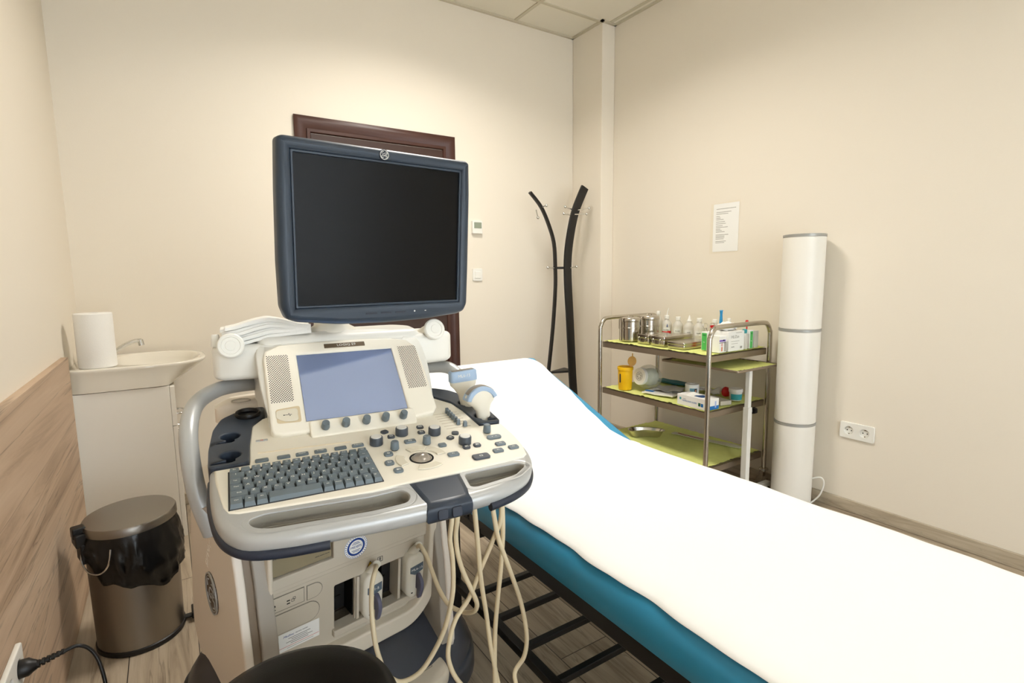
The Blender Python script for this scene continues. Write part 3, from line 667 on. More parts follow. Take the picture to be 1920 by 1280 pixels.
b = MB(FAC); b.box(.622, .645, .38, .478, -.04, -.034); b.m(M_hole); b.box(.628, .638, .466, .470, -.034, -.033); b.box(.628, .638, .39, .394, -.034, -.033); b.slab(circ(.628, .43, .005), -.034, -.030); obj('port_connector_plate', b, M_greige, lower)
b = MB(FAC); b.box(.475, .733, .352, .370, -.03, .006); obj('port_sill', b, M_greige, lower, bev=.003)
def fas(name, loop, w0, w1, m_, mlabel=None):
    b = MB(FAC); b.slab(loop, w0, w1, .0006); return obj(name, b, m_, lower)
def dshape(x0, x1, z0, z1):
    r = (z1-z0)/2; return [(x0, z0), (x1-r, z0)]+[(x1-r+r*math.sin(R(a)), (z0+z1)/2-r*math.cos(R(a))) for a in range(10, 171, 16)]+[(x1-r, z1), (x0, z1)]
b = MB(FAC); b.m(M_crack); b.slab([(.338, .479), (.4105, .479), (.4105, .5165), (.338, .5165)], -.007, -.0050, .0004); b.m(M_greige); b.slab([(.338, .481), (.409, .481), (.409, .515), (.338, .515)], -.0055, -.0042, .0005)
b.m(M_hole); b.box(.371, .378, .497, .4995, -.0045, -.0038); b.box(.371, .378, .490, .4925, -.0045, -.0038); b.slab(circ(.344, .497, .0032, 12), -.0045, -.0038); b.box(.342, .347, .487, .489, -.0045, -.0038)
b.m(M_ink); b.slab(rrect(.3845, .4955, .007, .007, .001), -.0045, -.0038, 0, [rrect(.3845, .4955, .0055, .0055, .0008)]); b.slab(rrect(.3875, .4995, .006, .006, .001), -.0045, -.0038, 0, [rrect(.3875, .4995, .0045, .0045, .0008)])
obj('usb_panel', b, M_greige, lower)
b = MB(FAC); b.m(M_crack); b.slab(dshape(.4155, .4525, .4775, .5155), -.007, -.0052, .0004); b.m(M_greige); b.slab(dshape(.417, .451, .479, .514), -.0055, -.0045, .0005); obj('blank_cover', b, M_greige, lower)
b = MB(FAC); b.m(M_crack); b.slab(dshape(.338, .4455, .4205, .4725), -.007, -.0052, .0004); b.m(M_greige); b.slab(dshape(.338, .444, .422, .471), -.0055, -.0045, .0005); obj('blank_cover', b, M_greige, lower)
b = MB(FAC); b.m(M_label); b.slab(rrect(.398, .395, .092, .046, .001), -.0061, -.0055); b.m(M_blueink); b.text('Meditec', .0075, .386, .408, -.0054, .0001, 'RIGHT', shear=.3); b.m(M_ink); b.text('service center', .0055, .389, .4085, -.0054, .0001, 'LEFT', sx=.9)
for k, w_ in enumerate((.05, .036, .06, .04)): b.box(.398-w_/2, .398+w_/2, .400-.0045*k, .4010-.0045*k, -.0055, -.0053)
b.m(M_red); b.box(.353, .443, .3815, .3822, -.0055, -.0053); b.m(M_inkl); b.box(.37, .43, .3765, .3775, -.0055, -.0053); obj('service_label', b, M_label, lower)
b = MB(FAC); b.m(M_label); b.slab(circ(.531, .572, .0295, 48), .0018, .0024); b.m(M_blueink); b.ring(.531, .572, .0225, .0175, .0022, .0027); b.ring(.531, .572, .0293, .0288, .0022, .0027)
for k in range(30):
    a = 2*math.pi*k/30; b.slab([(.531+r*math.cos(a+d), .572+r*math.sin(a+d)) for r, d in ((.0245, -.03), (.0275, -.03), (.0275, .03), (.0245, .03))], .0022, .0026)
b.text('MIDEPS', .0085, .531, .572, .0025, .0002, sx=1.05)
for z, w_ in ((.580, .02), (.5835, .014), (.5635, .022), (.560, .016)): b.box(.531-w_/2, .531+w_/2, z-.0006, z+.0006, .0024, .0027)
obj('inspection_sticker', b, M_label, upper)
b = MB(FAC); b.m(M_ink); b.slab([(.5645, .4965), (.5815, .4965), (.573, .5125)], -.0061, -.0055); b.m(M_warn); b.slab([(.5662, .4975), (.5798, .4975), (.573, .5105)], -.0058, -.0052); b.m(M_ink); b.box(.5725, .5735, .5005, .5065, -.0054, -.005); b.box(.5725, .5735, .4985, .4995, -.0054, -.005)
obj('warning_triangle', b, M_warn, lower)
b = MB(FAC); b.m(M_ink); b.slab(rrect(.6, .506, .014, .014, .001), -.0061, -.0054, 0, [rrect(.6, .506, .012, .012, .0008)]); b.slab(circ(.6, .5105, .0011, 10), -.0061, -.0054); b.box(.5988, .6012, .5045, .509, -.0061, -.0054); b.box(.5965, .6035, .5072, .5082, -.0061, -.0054)
for s in (-1, 1): b.slab([(.6, .5048), (.6+s*.001, .5048), (.6+s*.0028, .5008), (.6+s*.0016, .5008)], -.0061, -.0054)
obj('patient_symbol', b, M_ink, lower)
# --- control panel
P = thing_p = None
outer = [(-.061, .10), (-.060, .03), (-.056, -.03), (-.048, -.082), (-.032, -.124), (-.004, -.152), (.05, -.166), (.102, -.171), (.18, -.176), (.26, -.178), (.34, -.176), (.40, -.171), (.45, -.157), (.49, -.135), (.52, -.099), (.538, -.058), (.546, -.01), (.549, .05), (.549, .10)]
front = smooth_loop(outer, 4, closed=False)
sl1 = round_poly([(-.004, -.106), (.018, -.094), (.194, -.108), (.244, -.104), (.254, -.125), (.244, -.147), (.184, -.150), (.029, -.138), (.006, -.128)], .012)
sl2 = round_poly([(.372, -.094), (.490, -.092), (.500, -.104), (.463, -.131), (.376, -.144), (.366, -.140)], .010)
b = MB(PAN); b.slab(front, -.036, -.002, .0145, [sl1, sl2], res=4); hd = obj('front_handle', b, M_silver, U, ang=60)
def offs(lp, d):
    n = len(lp); ar = sum(lp[i-1][0]*lp[i][1]-lp[i][0]*lp[i-1][1] for i in range(n)); sg = 1 if ar > 0 else -1; o = []
    for i in range(n):
        t_ = (Vector(lp[(i+1) % n])-Vector(lp[i-1])).normalized(); o.append((lp[i][0]+t_.y*d*sg, lp[i][1]-t_.x*d*sg))
    return o
for sl in (sl1, sl2):
    b = MB(PAN); b.slab(offs(sl, .0125), -.020, -.0020, .0012, [offs(sl, .0015)], res=2); obj('grip_rim', b, M_silver, hd)
    b = MB(PAN); b.slab(offs(sl, .004), -.038, -.0045, .0008, [sl]); b.slab(offs(sl, .004), -.040, -.026, .0008, [offs(sl, -.0022)]); obj('grip_liner', b, mat('grip_grey', (150, 146, 136), .5), hd)
nb = [(.256, -.084), (.371, -.082), (.362, -.150), (.353, -.1795), (.268, -.181), (.262, -.150)]
b = MB(PAN); b.slab(nb, -.040, .0006, .0150, res=4); fb = obj('latch_block', b, M_navy, U, ang=60)
for x in (.296, .322):
    b = MB(PAN @ frame_m((x, -.1805, -.020), (1, 0, 0), (0, .25, 1), (0, -1, .25))); b.slab(rrect(0, 0, .019, .018, .004), -.002, .003, .0015); obj('release_button', b, M_navyd, fb)
for pts in ([(-.060, .10), (-.059, .02), (-.054, -.035), (-.045, -.088), (-.028, -.127), (0, -.152), (.05, -.165), (.11, -.170)], [(.392, -.171), (.448, -.156), (.488, -.134), (.517, -.099), (.535, -.058), (.543, -.01), (.546, .04)]):
    b = MB(PAN); b.tube([(x, y, -.034) for x, y in pts], lambda q: (.0085, .0065), 12, 6); obj('bumper', b, M_navyd, hd)
plate = [(-.053, .088), (-.050, .04), (-.044, -.01), (-.038, -.052), (-.030, -.073), (-.015, -.080), (.10, -.088), (.196, -.094), (.245, -.089), (.369, -.086), (.45, -.082), (.513, -.076), (.526, -.064), (.538, -.024), (.545, .03), (.547, .098), (.493, .104), (.492, .20), (.484, .26), (.452, .315), (.40, .34), (.09, .34), (.040, .315), (.016, .276), (.008, .174), (.006, .090)]
b = MB(PAN); b.slab(plate, -.036, 0, .004, res=3); cp = obj('control_plate', b, M_cream, U, ang=60)
under = [(-.055, .09), (-.05, -.02), (-.03, -.08), (.10, -.092), (.26, -.094), (.40, -.092), (.51, -.08), (.54, -.02), (.547, .10), (.545, .24), (.50, .35), (.44, .385), (.05, .385), (-.01, .36), (-.05, .25)]
b = MB(PAN); b.slab(smooth_loop(under, 3), -.060, -.034, .010, res=3); obj('panel_underbody', b, M_silver, U, ang=60)
def keyhole(cx, cy, r, side, floorv, edge):
    """round cup with a cable slot that runs down and out to the edge"""
    n = 26; g = R(32); pts = [(cx+r*math.sin(math.pi+g+(2*math.pi-2*g)*k/n)*-1*side, cy+r*math.cos(math.pi+g+(2*math.pi-2*g)*k/n)) for k in range(n+1)]
    a = pts[0]; z = pts[-1]
    return pts+[(cx+side*-.006*0+z[0]-cx and z[0], floorv+.010), (edge, floorv+.013), (edge, floorv), (a[0], floorv-.002)]
def cup_loop(cx, cy, r, edge_u, sgn):
    # circle, then a neck going to -v, then a channel outwards (sgn -1 = left)
    n = 28; nw = r*.42; pts = []; g = math.asin(nw/r)
    for k in range(n+1):
        a = -math.pi/2+g+(2*math.pi-2*g)*k/n; pts.append((cx+r*math.cos(a), cy+r*math.sin(a)))
    y1 = cy-r-.012
    if sgn < 0: return pts+[(cx-nw, cy-r-.002), (edge_u, cy-r-.006), (edge_u, y1-.002), (cx+nw*.2, y1-.001), (cx+nw, y1+.004)]
    return pts+[(cx-nw, y1+.004), (cx-nw*.2, y1-.001), (edge_u, y1-.002), (edge_u, cy-r-.006), (cx+nw, cy-r-.002)]
hl = [(-.063, .0925), (-.064, .175), (-.058, .276), (-.043, .335), (-.009, .371), (.021, .385), (.050, .385), (.042, .318), (.019, .278), (.010, .174), (.006, .0915)]
hr = [(.549, .105), (.552, .176), (.546, .25), (.524, .318), (.508, .350), (.471, .381), (.440, .385), (.450, .318), (.482, .262), (.490, .20), (.491, .106)]
for lp, cups, s_ in ((hl, [(-.025, .230), (-.025, .137)], -1), (hr, [(.519, .150), (.515, .245)], 1)):
    hs = [cup_loop(cx, cy, .0185, -.058 if s_ < 0 else .544, s_) for cx, cy in cups]
    b = MB(PAN); b.slab(round_poly(lp, .012), -.030, .004, .003, hs, res=3); h_ = obj('probe_holder', b, M_navy, U, ang=50)
    b = MB(PAN); b.slab([(p[0]*.97+.03*(-.025 if s_ < 0 else .515), p[1]*.97+.03*.235) for p in lp], -.034, -.028); obj('cup_floor', b, M_hole, h_)
b = MB(PAN); b.lathe([(.019, .001), (.026, .001), (.027, .006), (.0255, .010), (.022, .010), (.019, .004)], (.012, .338, .003), 36, False); b.slab(circ(.012, .338, .020), .0035, .0042); rr_o = obj('cup_ring', b, M_black, U)
# grooves, power button
b = MB(PAN); b.tube([(.023, .134, -.0035), (.110, .129, -.0035), (.200, .122, -.0035)], lambda q: (.005, .0042), 10, 3); obj('pen_groove', b, mat('groove_cream', (232, 218, 190), .45), cp)  # groove drawn as a strip of darker cream
b = MB(PAN); b.m(M_silver); b.slab(rrect(.033, .193, .023, .0085, .002), -.001, .0012, .0005); b.m(M_orange); b.ring(.033, .193, .0028, .0019, .0011, .0014, 16); obj('power_button', b, M_silver, cp)
# --- keyboard
b = MB(PAN); b.slab(rrect(.0965, .0015, .2535, .139, .002), -.001, .0008, .0003); kb = obj('keyboard', b, mat('key_well_shade', (60, 62, 66), .7), U)  # dark plate on the surface paints the shade of an inset key bed
KU0, KU1, KV0, KV1 = -.0285, .2215, -.0665, .0695
def keycap(u0, u1, v0, v1, leg='', big=True, h=.0085):
    b = MB(PAN); b.m(M_key); g = .0007; u0 += g; u1 -= g; v0 += g; v1 -= g; t = .0021
    b.hexa([(u0, v0, .0006), (u1, v0, .0006), (u1, v1, .0006), (u0, v1, .0006)], [(u0+t*.7, v0+t*2.2, h-.0012), (u1-t*.7, v0+t*2.2, h-.0012), (u1-t*.7, v1-t*.5, h), (u0+t*.7, v1-t*.5, h)])
    if leg:
        b.m(M_legend); tilt = Matrix.Translation(((u0+u1)/2, (v0+t*2.2+v1-t*.5)/2, h-.0006)) @ Matrix.Rotation(math.atan2(.0012, v1-v0-t*2.7), 4, 'X')
        if len(leg) == 1: b.text(leg, .0075, -.002, .0022, .0003, .0001, M=tilt, sx=1.15)
        else: b.text(leg, .0042, 0, .001, .0003, .0001, M=tilt)
    o = obj('key', b, M_key, kb); md = o.modifiers.new('bevel', 'BEVEL'); md.width = .0006; md.segments = 1; md.limit_method = 'ANGLE'; md.angle_limit = R(55); return o
rows = [
 (1, ['Esc', '', 'F1', 'F2', 'F3', 'F4', 'F5', 'F6', 'F7', 'F8', 'F9', 'F10', '', 'Del'], [1.05]+[1]*12+[1.1]),
 (1, ['1', '2', '3', '4', '5', '6', '7', '8', '9', '0', '-', '=', '<--'], [1.55]+[1.07]*11+[1.35]),
 (1, ['Tab', 'Q', 'W', 'E', 'R', 'T', 'Y', 'U', 'I', 'O', 'P', '[', ']', '|'], [1.15]+[1.04]*12+[.9]),
 (1, ['Caps', 'A', 'S', 'D', 'F', 'G', 'H', 'J', 'K', 'L', ';', "'", 'Enter'], [1.3]+[1.05]*11+[1.6]),
 (1, ['Shift', 'Z', 'X', 'C', 'V', 'B', 'N', 'M', ',', '.', '?', '^', 'Fn'], [1.75]+[1.05]*10+[1.1, 1.0]),
 (1, ['Ctrl', 'Fn', 'Alt', ' ', 'Alt', 'Home', 'End', '<', 'v', '>'], [1.25, 1.1, 1.1, 5.2, 1.1, 1.05, 1.05, 1.0, 1.0, .95])]
rh = [.84, 1, 1, 1, 1, 1.16]; v = KV1
for (_, L_, W_), h_ in zip(rows, rh):
    dv = (KV1-KV0)*h_/sum(rh); u = KU0; S = sum(W_)
    for l, w_ in zip(L_, W_):
        du = (KU1-KU0)*w_/S; keycap(u, u+du, v-dv, v, l.strip()); u += du
    v -= dv
# buttons, knobs
def button(name, u, v_, w_, h_, m_, r=.003, rot=0, mark=None, z=.004, par=cp):
    M_ = PAN @ Matrix.Translation((u, v_, 0)) @ Matrix.Rotation(R(rot), 4, 'Z'); b = MB(M_); b.m(m_); b.slab(rrect(0, 0, w_, h_, r), -.001, z, .0015, res=2)
    if mark:
        b.m(M_legend)
        if mark == 'box': b.slab(rrect(0, 0, .007, .0055, .0008), z-.0002, z+.0003, 0, [rrect(0, 0, .0055, .004, .0005)])
        elif mark == 'dot': b.slab(circ(0, 0, .0028, 12), z-.0002, z+.0003, 0, [circ(0, 0, .0018, 12)])
        elif mark == 'fill': b.slab(rrect(-.0015, 0, .004, .005, .0005), z-.0002, z+.0003); b.slab(rrect(.0025, 0, .003, .005, .0005), z-.0002, z+.0003, 0, [rrect(.0025, 0, .002, .004, .0003)])
        else: b.text(mark, .0055, 0, 0, z, .0002)
    return obj(name, b, m_, par)
for u, t_ in ((.028, ''), (.067, ''), (.101, 'Elasto'), (.136, 'V Nav'), (.175, ''), (.210, 'Report')): button('function_button', u, .096, .024, .0115, M_key, .003, 0, t_ or None)
for (u, v_, r_, mk) in ((.278, .142, 20, None), (.285, .113, -8, 'box'), (.359, .140, 0, 'box'), (.353, .112, 0, 'box'), (.422, .081, -20, None), (.403, .062, 30, 'dot'), (.418, .006, 0, 'fill'), (.443, .007, 0, 'fill')): button('mode_button', u, v_, .016, .015, M_keyd, .005, r_, mk)
for (u, v_, w_, mk) in ((.316, .076, .025, 'box'), (.374, .034, .017, None), (.380, -.015, .024, 'P1'), (.493, -.005, .023, 'P2'), (.474, -.033, .023, 'P3'), (.512, -.030, .023, 'P4')): button('preset_button', u, v_, w_, .015, M_key, .004, 0, mk)
for (u, v_, mk) in ((.258, .034, 'dot'), (.250, -.004, 'box'), (.258, -.039, 'fill')): button('side_button', u, v_, .018, .018, M_key, .006, 0, mk)
button('print_button', .495, .031, .034, .018, M_key, .008, 0, 'o    o'); button('freeze_button', .429, -.045, .037, .021, M_keyd, .006, 0, 'box')
BX0, BY0 = .3155, -.004
for a0, a1 in ((62, 112), (2, 52), (150, 205), (245, 305)):
    pts = [(BX0+.052*math.cos(R(a0+(a1-a0)*k/8)), BY0+.050*math.sin(R(a0+(a1-a0)*k/8))) for k in range(9)]+[(BX0+.034*math.cos(R(a1+(a0-a1)*k/8)), BY0+.033*math.sin(R(a1+(a0-a1)*k/8))) for k in range(9)]
    b = MB(PAN); b.m(M_inkl); b.slab([(BX0+(p[0]-BX0)*1.0, p[1]) for p in pts], -.001, .0006); b.m(M_keyl); b.slab(pts, -.001, .003, .0012, res=2); obj('trackball_key', b, M_keyl, cp)
b = MB(PAN); b.m(M_hole); b.ring(BX0, BY0, .0245, .0205, -.0005, .0008); b.m(M_ball); b.ball((BX0, BY0, -.0115), .0225, seg=40, rings=20, t0=25); obj('trackball', b, M_ball, cp, ang=80)
for u, v_ in ((.247, .090), (.310, .118), (.378, .095), (.423, .027)):
    b = MB(PAN); b.m(M_keyd); b.lathe([(.0125, 0), (.0138, .001), (.0138, .015), (.0128, .0175), (.0105, .0178)], (u, v_, 0), 28); b.m(M_knobtop); b.lathe([(.0112, .0170), (.0108, .0188), (.006, .0184), (.001, .0182)], (u, v_, 0), 28); obj('rotary_knob', b, M_keyd, cp)
def knob(M_, u, v_, h=.019, par=cp, name='small_knob'):
    b = MB(M_); b.m(M_hole); b.lathe([(.0072, 0), (.0072, .002)], (u, v_, 0), 20); b.m(M_key); b.lathe([(.0088, .002), (.0092, .003), (.0080, h-.0015), (.007, h), (.003, h-.0008), (.0005, h-.001)], (u, v_, 0), 24); obj(name, b, M_key, par)
for u, v_ in ((.276, .052), (.346, .054), (.492, .062)): knob(PAN, u, v_)
for k, v_ in enumerate((.201, .187, .173, .159, .143, .127, .112)):
    us = .448 if k < 6 else .459
    b = MB(PAN); b.m(mat('slot_tan', (170, 150, 118), .7)); b.box(.413, .474, v_-.0006, v_+.0006, -.0005, .0003); b.m(M_key); b.hexa([(us-.0045, v_-.004, .0004), (us+.0045, v_-.004, .0004), (us+.0045, v_+.004, .0004), (us-.0045, v_+.004, .0004)], [(us-.0035, v_-.003, .0125), (us+.0035, v_-.003, .0125), (us+.0035, v_+.003, .0135), (us-.0035, v_+.003, .0135)])
    obj('gain_slider', b, M_key, cp, bev=.0006)
# --- touch panel pod
face = [(-.186, -.105), (-.187, -.02), (-.187, .085), (-.181, .110), (-.150, .125), (-.049, .129), (.047, .129), (.120, .125), (.160, .115), (.178, .092), (.183, .026), (.184, -.041), (.184, -.100), (.172, -.115), (.125, -.121), (-.165, -.121), (-.180, -.116)]
scr_l = [(-.114, -.092), (.113, -.092), (.113, .092), (-.114, .092)]
b = MB(POD); b.slab(face, -.10, .0, .006, [[(-.1145, -.0925), (.1135, -.0925), (.1135, .0925), (-.1145, .0925)]], res=3); pod = obj('touch_panel_housing', b, M_cream, U, ang=50)
shell = smooth_loop([(-.160, -.092), (-.184, -.088), (-.195, -.03), (-.202, .06), (-.200, .125), (-.175, .155), (-.120, .168), (.0, .174), (.12, .168), (.175, .150), (.199, .12), (.203, .05), (.194, -.035), (.182, -.086), (.160, -.090)], 3)
def pod_shell():
    b = MB(POD); yb, yt = min(p[1] for p in shell), max(p[1] for p in shell); v = []; f = []; n = len(shell)
    L_ = ((-.012, .004, 0), (-.016, 0, .005), (-.04, .0, .05), (-.07, .003, .10), (-.095, .008, .14), (-.115, .020, .16), (-.125, .045, .17))
    for w, ins, up in L_:
        for x, y in shell:
            q = (y-yb)/(yt-yb); vm = yb+up; yy = vm+q*(yt-ins-vm); v.append((x*(1-ins/.2)*(1+.5*w), yy, w))
    for i in range(len(L_)-1):
        for k in range(n): f.append((i*n+k, i*n+(k+1) % n, (i+1)*n+(k+1) % n, (i+1)*n+k))
    f.append(tuple(range(n))); f.append(tuple(range((len(L_)-1)*n, len(L_)*n))); b._add(v, f); return b
obj('pod_shell', pod_shell(), M_white, U, ang=70)
b = MB(POD); b.slab(scr_l, -.010, -.0035, .0006); obj('touch_screen', b, M_touch, pod)
def grille(x0, x1, y0, y1, sk=0):
    b = MB(POD); b.m(M_hole); d = .0052; j = 0; y = y0
    while y < y1:
        x = x0+(d/2 if j % 2 else 0)
        while x < x1: b._add([(x+sk*(y-y0)+.00145*math.cos(R(60*k)), y+.00145*math.sin(R(60*k)), .0003) for k in range(6)], [tuple(range(6))]); x += d
        y += d*.62; j += 1
    obj('speaker_grille', b, mat('perforation', (96, 76, 52), .8), pod, recalc=False)
grille(-.179, -.133, -.037, .093); grille(.130, .176, -.037, .093)
b = MB(POD); b.m(mat('name_badge', (120, 104, 84), .35, .4)); b.slab(round_poly([(-.049, .1045), (.049, .1045), (.049, .1175), (-.049, .1175)], .0015), -.001, .0012, .0004); b.m(M_legend); b.text('LOGIQ E9', .0095, .004, .111, .0013, .0002, sx=1.1); obj('name_badge', b, M_badge, pod)
b = MB(POD); b.m(mat('cream_recess', (214, 196, 162), .5)); b.slab(round_poly([(-.173, -.092), (-.124, -.094), (-.124, -.052), (-.173, -.056)], .006), -.001, .0005, .0002); b.m(M_keyl); b.slab(smooth_loop([(-.172, -.080), (-.155, -.089), (-.132, -.089), (-.130, -.075), (-.131, -.060), (-.150, -.059), (-.170, -.061), (-.173, -.070)], 3), 0, .003, .001)
b.m(M_ink); b.box(-.158, -.142, -.0745, -.0735, .003, .0033); b.slab(circ(-.158, -.074, .0014, 10), .003, .0033); b.slab(circ(-.148, -.0715, .0011, 10), .003, .0033); b.slab(circ(-.146, -.0765, .0011, 10), .003, .0033); obj('usb_flap', b, M_keyl, pod)
b = MB(POD); b.slab(round_poly([(-.110, -.140), (.122, -.140), (.126, -.133), (.124, -.097), (-.110, -.097)], .006), -.020, .0055, .004, res=3); kbar = obj('knob_bar', b, M_cream, pod, ang=60)
for x in (-.079, -.036, .009, .052, .094): knob(POD @ Matrix.Translation((0, 0, .0055)), x, -.119, .020, kbar, 'menu_knob')
# back hood, wings, tray
b = MB(CPN); b.slab(round_poly([(.045, 1.375), (.445, 1.375), (.46, 1.50), (.42, 1.56), (.07, 1.56), (.03, 1.50)], .03), .80, 1.060, .022, res=4); obj('rear_housing', b, M_white, U, ang=70)
def wing(s_):
    cx = .245; mx = lambda x: cx+s_*(x-cx); pts = [(.10, 1.37), (.02, 1.375), (-.035, 1.385), (-.052, 1.41), (-.052, 1.52), (-.03, 1.545), (.10, 1.545)]
    b = MB(CPN); b.slab([(mx(x), y) for x, y in (pts if s_ > 0 else pts[::-1])], .962, 1.045, .014, res=4); w_ = obj('storage_wing', b, M_white, U, ang=60)
    b = MB(CPN); b.ring(mx(-.008), 1.435, .030, .026, 1.040, 1.0475, 32); b.m(M_taupe); b.slab(circ(mx(-.008), 1.435, .026), 1.044, 1.0462); obj('bottle_well', b, M_white, w_)
    return w_
wl = wing(1); wr = wing(-1)
b = MB(CPN); b.loft([(-.043, 1.415, 1.042, .0105, .0105), (-.043, 1.415, 1.068, .0085, .0085), (-.043, 1.415, 1.070, .007, .007)], 20, 2.5); obj('dial', b, M_white, wl)
b = MB(CPN); b.loft([(.05, 1.50, .845, .11, .06), (.05, 1.50, .880, .11, .06), (.06, 1.50, .895, .09, .05)], 40, 3); obj('rear_shelf', b, M_beige, U, ang=60)
b = MB(CPN); b.ring(.0, 1.465, .022, .020, .8955, .898); obj('shelf_cup', b, M_greige, U)
# transport handle
hp = [(-.068, 1.16, .70), (-.086, 1.16, .775), (-.096, 1.19, .84), (-.099, 1.25, .895), (-.088, 1.34, .925), (-.052, 1.41, .938), (-.006, 1.455, .938), (.06, 1.50, .93)]
b = MB(CPN); b.tube(hp, .0175, 18, 6); obj('transport_handle', b, M_silver, U)
b = MB(CPN); b.tube([(.430, 1.50, .93), (.49, 1.455, .938), (.535, 1.41, .938), (.56, 1.36, .91)], .0175, 18, 6); obj('transport_handle', b, M_silver, U)
b = MB(CPN); b.tube([(-.072, 1.16, .765), (-.067, 1.165, .735), (-.056, 1.175, .70)], lambda q: (.028, .021), 16, 5); obj('handle_bracket', b, mat('bracket_taupe', (176, 160, 144), .5), U, ang=60)
b = MB(CPN); b.loft([(.245, 1.18, .66, .11, .10), (.245, 1.15, .76, .12, .11), (.245, 1.12, .80, .14, .12)], 32, 3); obj('swivel_arm', b, M_taupe, U, ang=60)
# --- monitor
Mo = [(-.216, .172), (-.205, .178), (.205, .177), (.214, .172), (.217, .10), (.218, -.08), (.217, -.160), (.208, -.178), (.19, -.184), (.10, -.192), (0, -.1945), (-.10, -.192), (-.19, -.182), (-.210, -.174), (-.219, -.15), (-.221, -.06), (-.219, .08)]
b = MB(MON); b.slab(round_poly(Mo, .006, 3), -.040, .004, .014, [[(-.190, -.1515), (.190, -.1515), (.190, .1515), (-.190, .1515)]], res=4); bz = obj('monitor_bezel', b, M_bezel, U, ang=60)
b = MB(MON); b.slab(rrect(0, 0, .384, .307, .003), -.012, -.0005, .0015, [rrect(0, 0, .374, .297, .002)]); obj('inner_lip', b, M_bezel, bz)
b = MB(MON); b.slab(rrect(0, 0, .378, .301, .001), -.014, -.006, .0005); obj('monitor_screen', b, M_screen, bz)
b = MB(MON); b.slab([(x*.9, y*.86) for x, y in Mo], -.062, -.03, .018, res=4); b.slab(rrect(0, -.02, .18, .16, .03), -.09, -.05, .015); obj('monitor_back', b, M_bezel, U, ang=60)
b = MB(MON @ Matrix.Translation((-.003, .1645, .0035))); b.m(M_navyd); b.slab(circ(0, 0, .0112, 32), -.001, .0018, .0005); b.m(M_legend); b.ring(0, 0, .0098, .0088, .0010, .0023)
for k in range(4):
    a = R(45+90*k); b.tube([(.0068*math.cos(a-.55), .0068*math.sin(a-.55), .0022), (.0078*math.cos(a), .0078*math.sin(a), .0022), (.0060*math.cos(a+.45), .0060*math.sin(a+.45), .0022)], .0005, 6, 4)
b.text('GE', .0095, 0, -.0003, .0019, .0003, shear=.3, sx=.95); obj('round_badge', b, M_legend, bz)
for x in (-.034, .0, .035):
    b = MB(MON @ Matrix.Translation((x, -.1705, .0035))); b.slab(rrect(0, 0, .026, .0035, .001), -.001, .0012, .0004); obj('monitor_button', b, M_navyd, bz)
b = MB(MON @ Matrix.Translation((.070, -.170, .0038))); b.slab(circ(0, 0, .0018, 12), -.001, .0008); b.m(M_legend); b.box(.026, .030, -.001, .0005, 0, .0006); obj('indicator', b, M_black, bz)
b = MB(); b.lathe([(.062, 0), (.060, .012), (.045, .020), (.040, .05)], (.360, 1.43, 1.055), 32); b.tube([(.360, 1.43, 1.09), (.37, 1.435, 1.15), (.40, 1.42, 1.22), (.42, 1.36, 1.27)], .032, 16, 5); obj('monitor_arm', b, M_cream, U, ang=60)

# --- transducers in the holder
def probe_loft(M_, secs, split, m0, m1, e=2.6):
    pass
t = thing('linear_ultrasound_probe', PAN @ Vector((.513, .25, 0)), 'straight-headed linear ultrasound probe marked ML6-15 in the rear right holder', 'ultrasound probe')
PL = PAN @ Matrix.Translation((.515, .235, 0)) @ Matrix.Rotation(R(-8), 4, 'X') @ Matrix.Rotation(R(-3), 4, 'Y')
b = MB(PL); b.loft([(.002, 0, -.02, .013, .012), (0, 0, .01, .016, .013), (-.001, 0, .030, .019, .013), (-.003, 0, .046, .027, .0135), (-.005, 0, .056, .034, .0145), (-.005, 0, .066, .0355, .0155), (-.005, 0, .070, .035, .0155)], 32, 2.8); obj('grip', b, M_probe, t, ang=60)
b = MB(PL); b.loft([(-.005, 0, .066, .0358, .0158), (-.005, 0, .072, .0362, .016), (-.005, 0, .090, .0355, .0155), (-.005, 0, .093, .033, .0135)], 36, 5); hd_ = obj('head', b, M_probeb, t, ang=45)
b = MB(PL); b.box(-.034, .024, -.007, .007, .0925, .0945); obj('lens', b, M_lens, hd_, bev=.001)
b = MB(PL @ frame_m((-.006, -.0158, .081), (1, 0, 0), (0, 0, 1), (0, -1, 0))); b.text('ML6-15', .0105, -.001, 0, .0004, .0003, sx=1.05); obj('lettering', b, M_legend, hd_)
t = thing('convex_ultrasound_probe', PAN @ Vector((.519, .16, 0)), 'curved-headed convex ultrasound probe in the front right holder', 'ultrasound probe')
PC = PAN @ Matrix.Translation((.521, .150, .002)) @ Matrix.Rotation(R(-8), 4, 'X') @ Matrix.Rotation(R(-4), 4, 'Y')
def arc_head(b, z0, rmax, thick, ang0, ang1, r0, r1, seg=24):
    o = [(r1*math.sin(R(ang0+(ang1-ang0)*k/seg)), z0+r1*math.cos(R(ang0+(ang1-ang0)*k/seg))) for k in range(seg+1)]+[(r0*math.sin(R(ang1+(ang0-ang1)*k/seg)), z0+r0*math.cos(R(ang1+(ang0-ang1)*k/seg))) for k in range(seg+1)]
    return o
b = MB(PC); b.loft([(.004, 0, -.03, .012, .012), (.003, 0, -.01, .0165, .013), (.002, 0, .015, .0175, .013), (.0, 0, .028, .024, .014), (-.001, 0, .036, .033, .0155), (-.002, 0, .046, .0395, .0165), (-.002, 0, .055, .038, .0165), (-.002, 0, .064, .030, .016), (-.002, 0, .071, .018, .0155)], 36, 2.5); obj('grip', b, M_probe, t, ang=60)
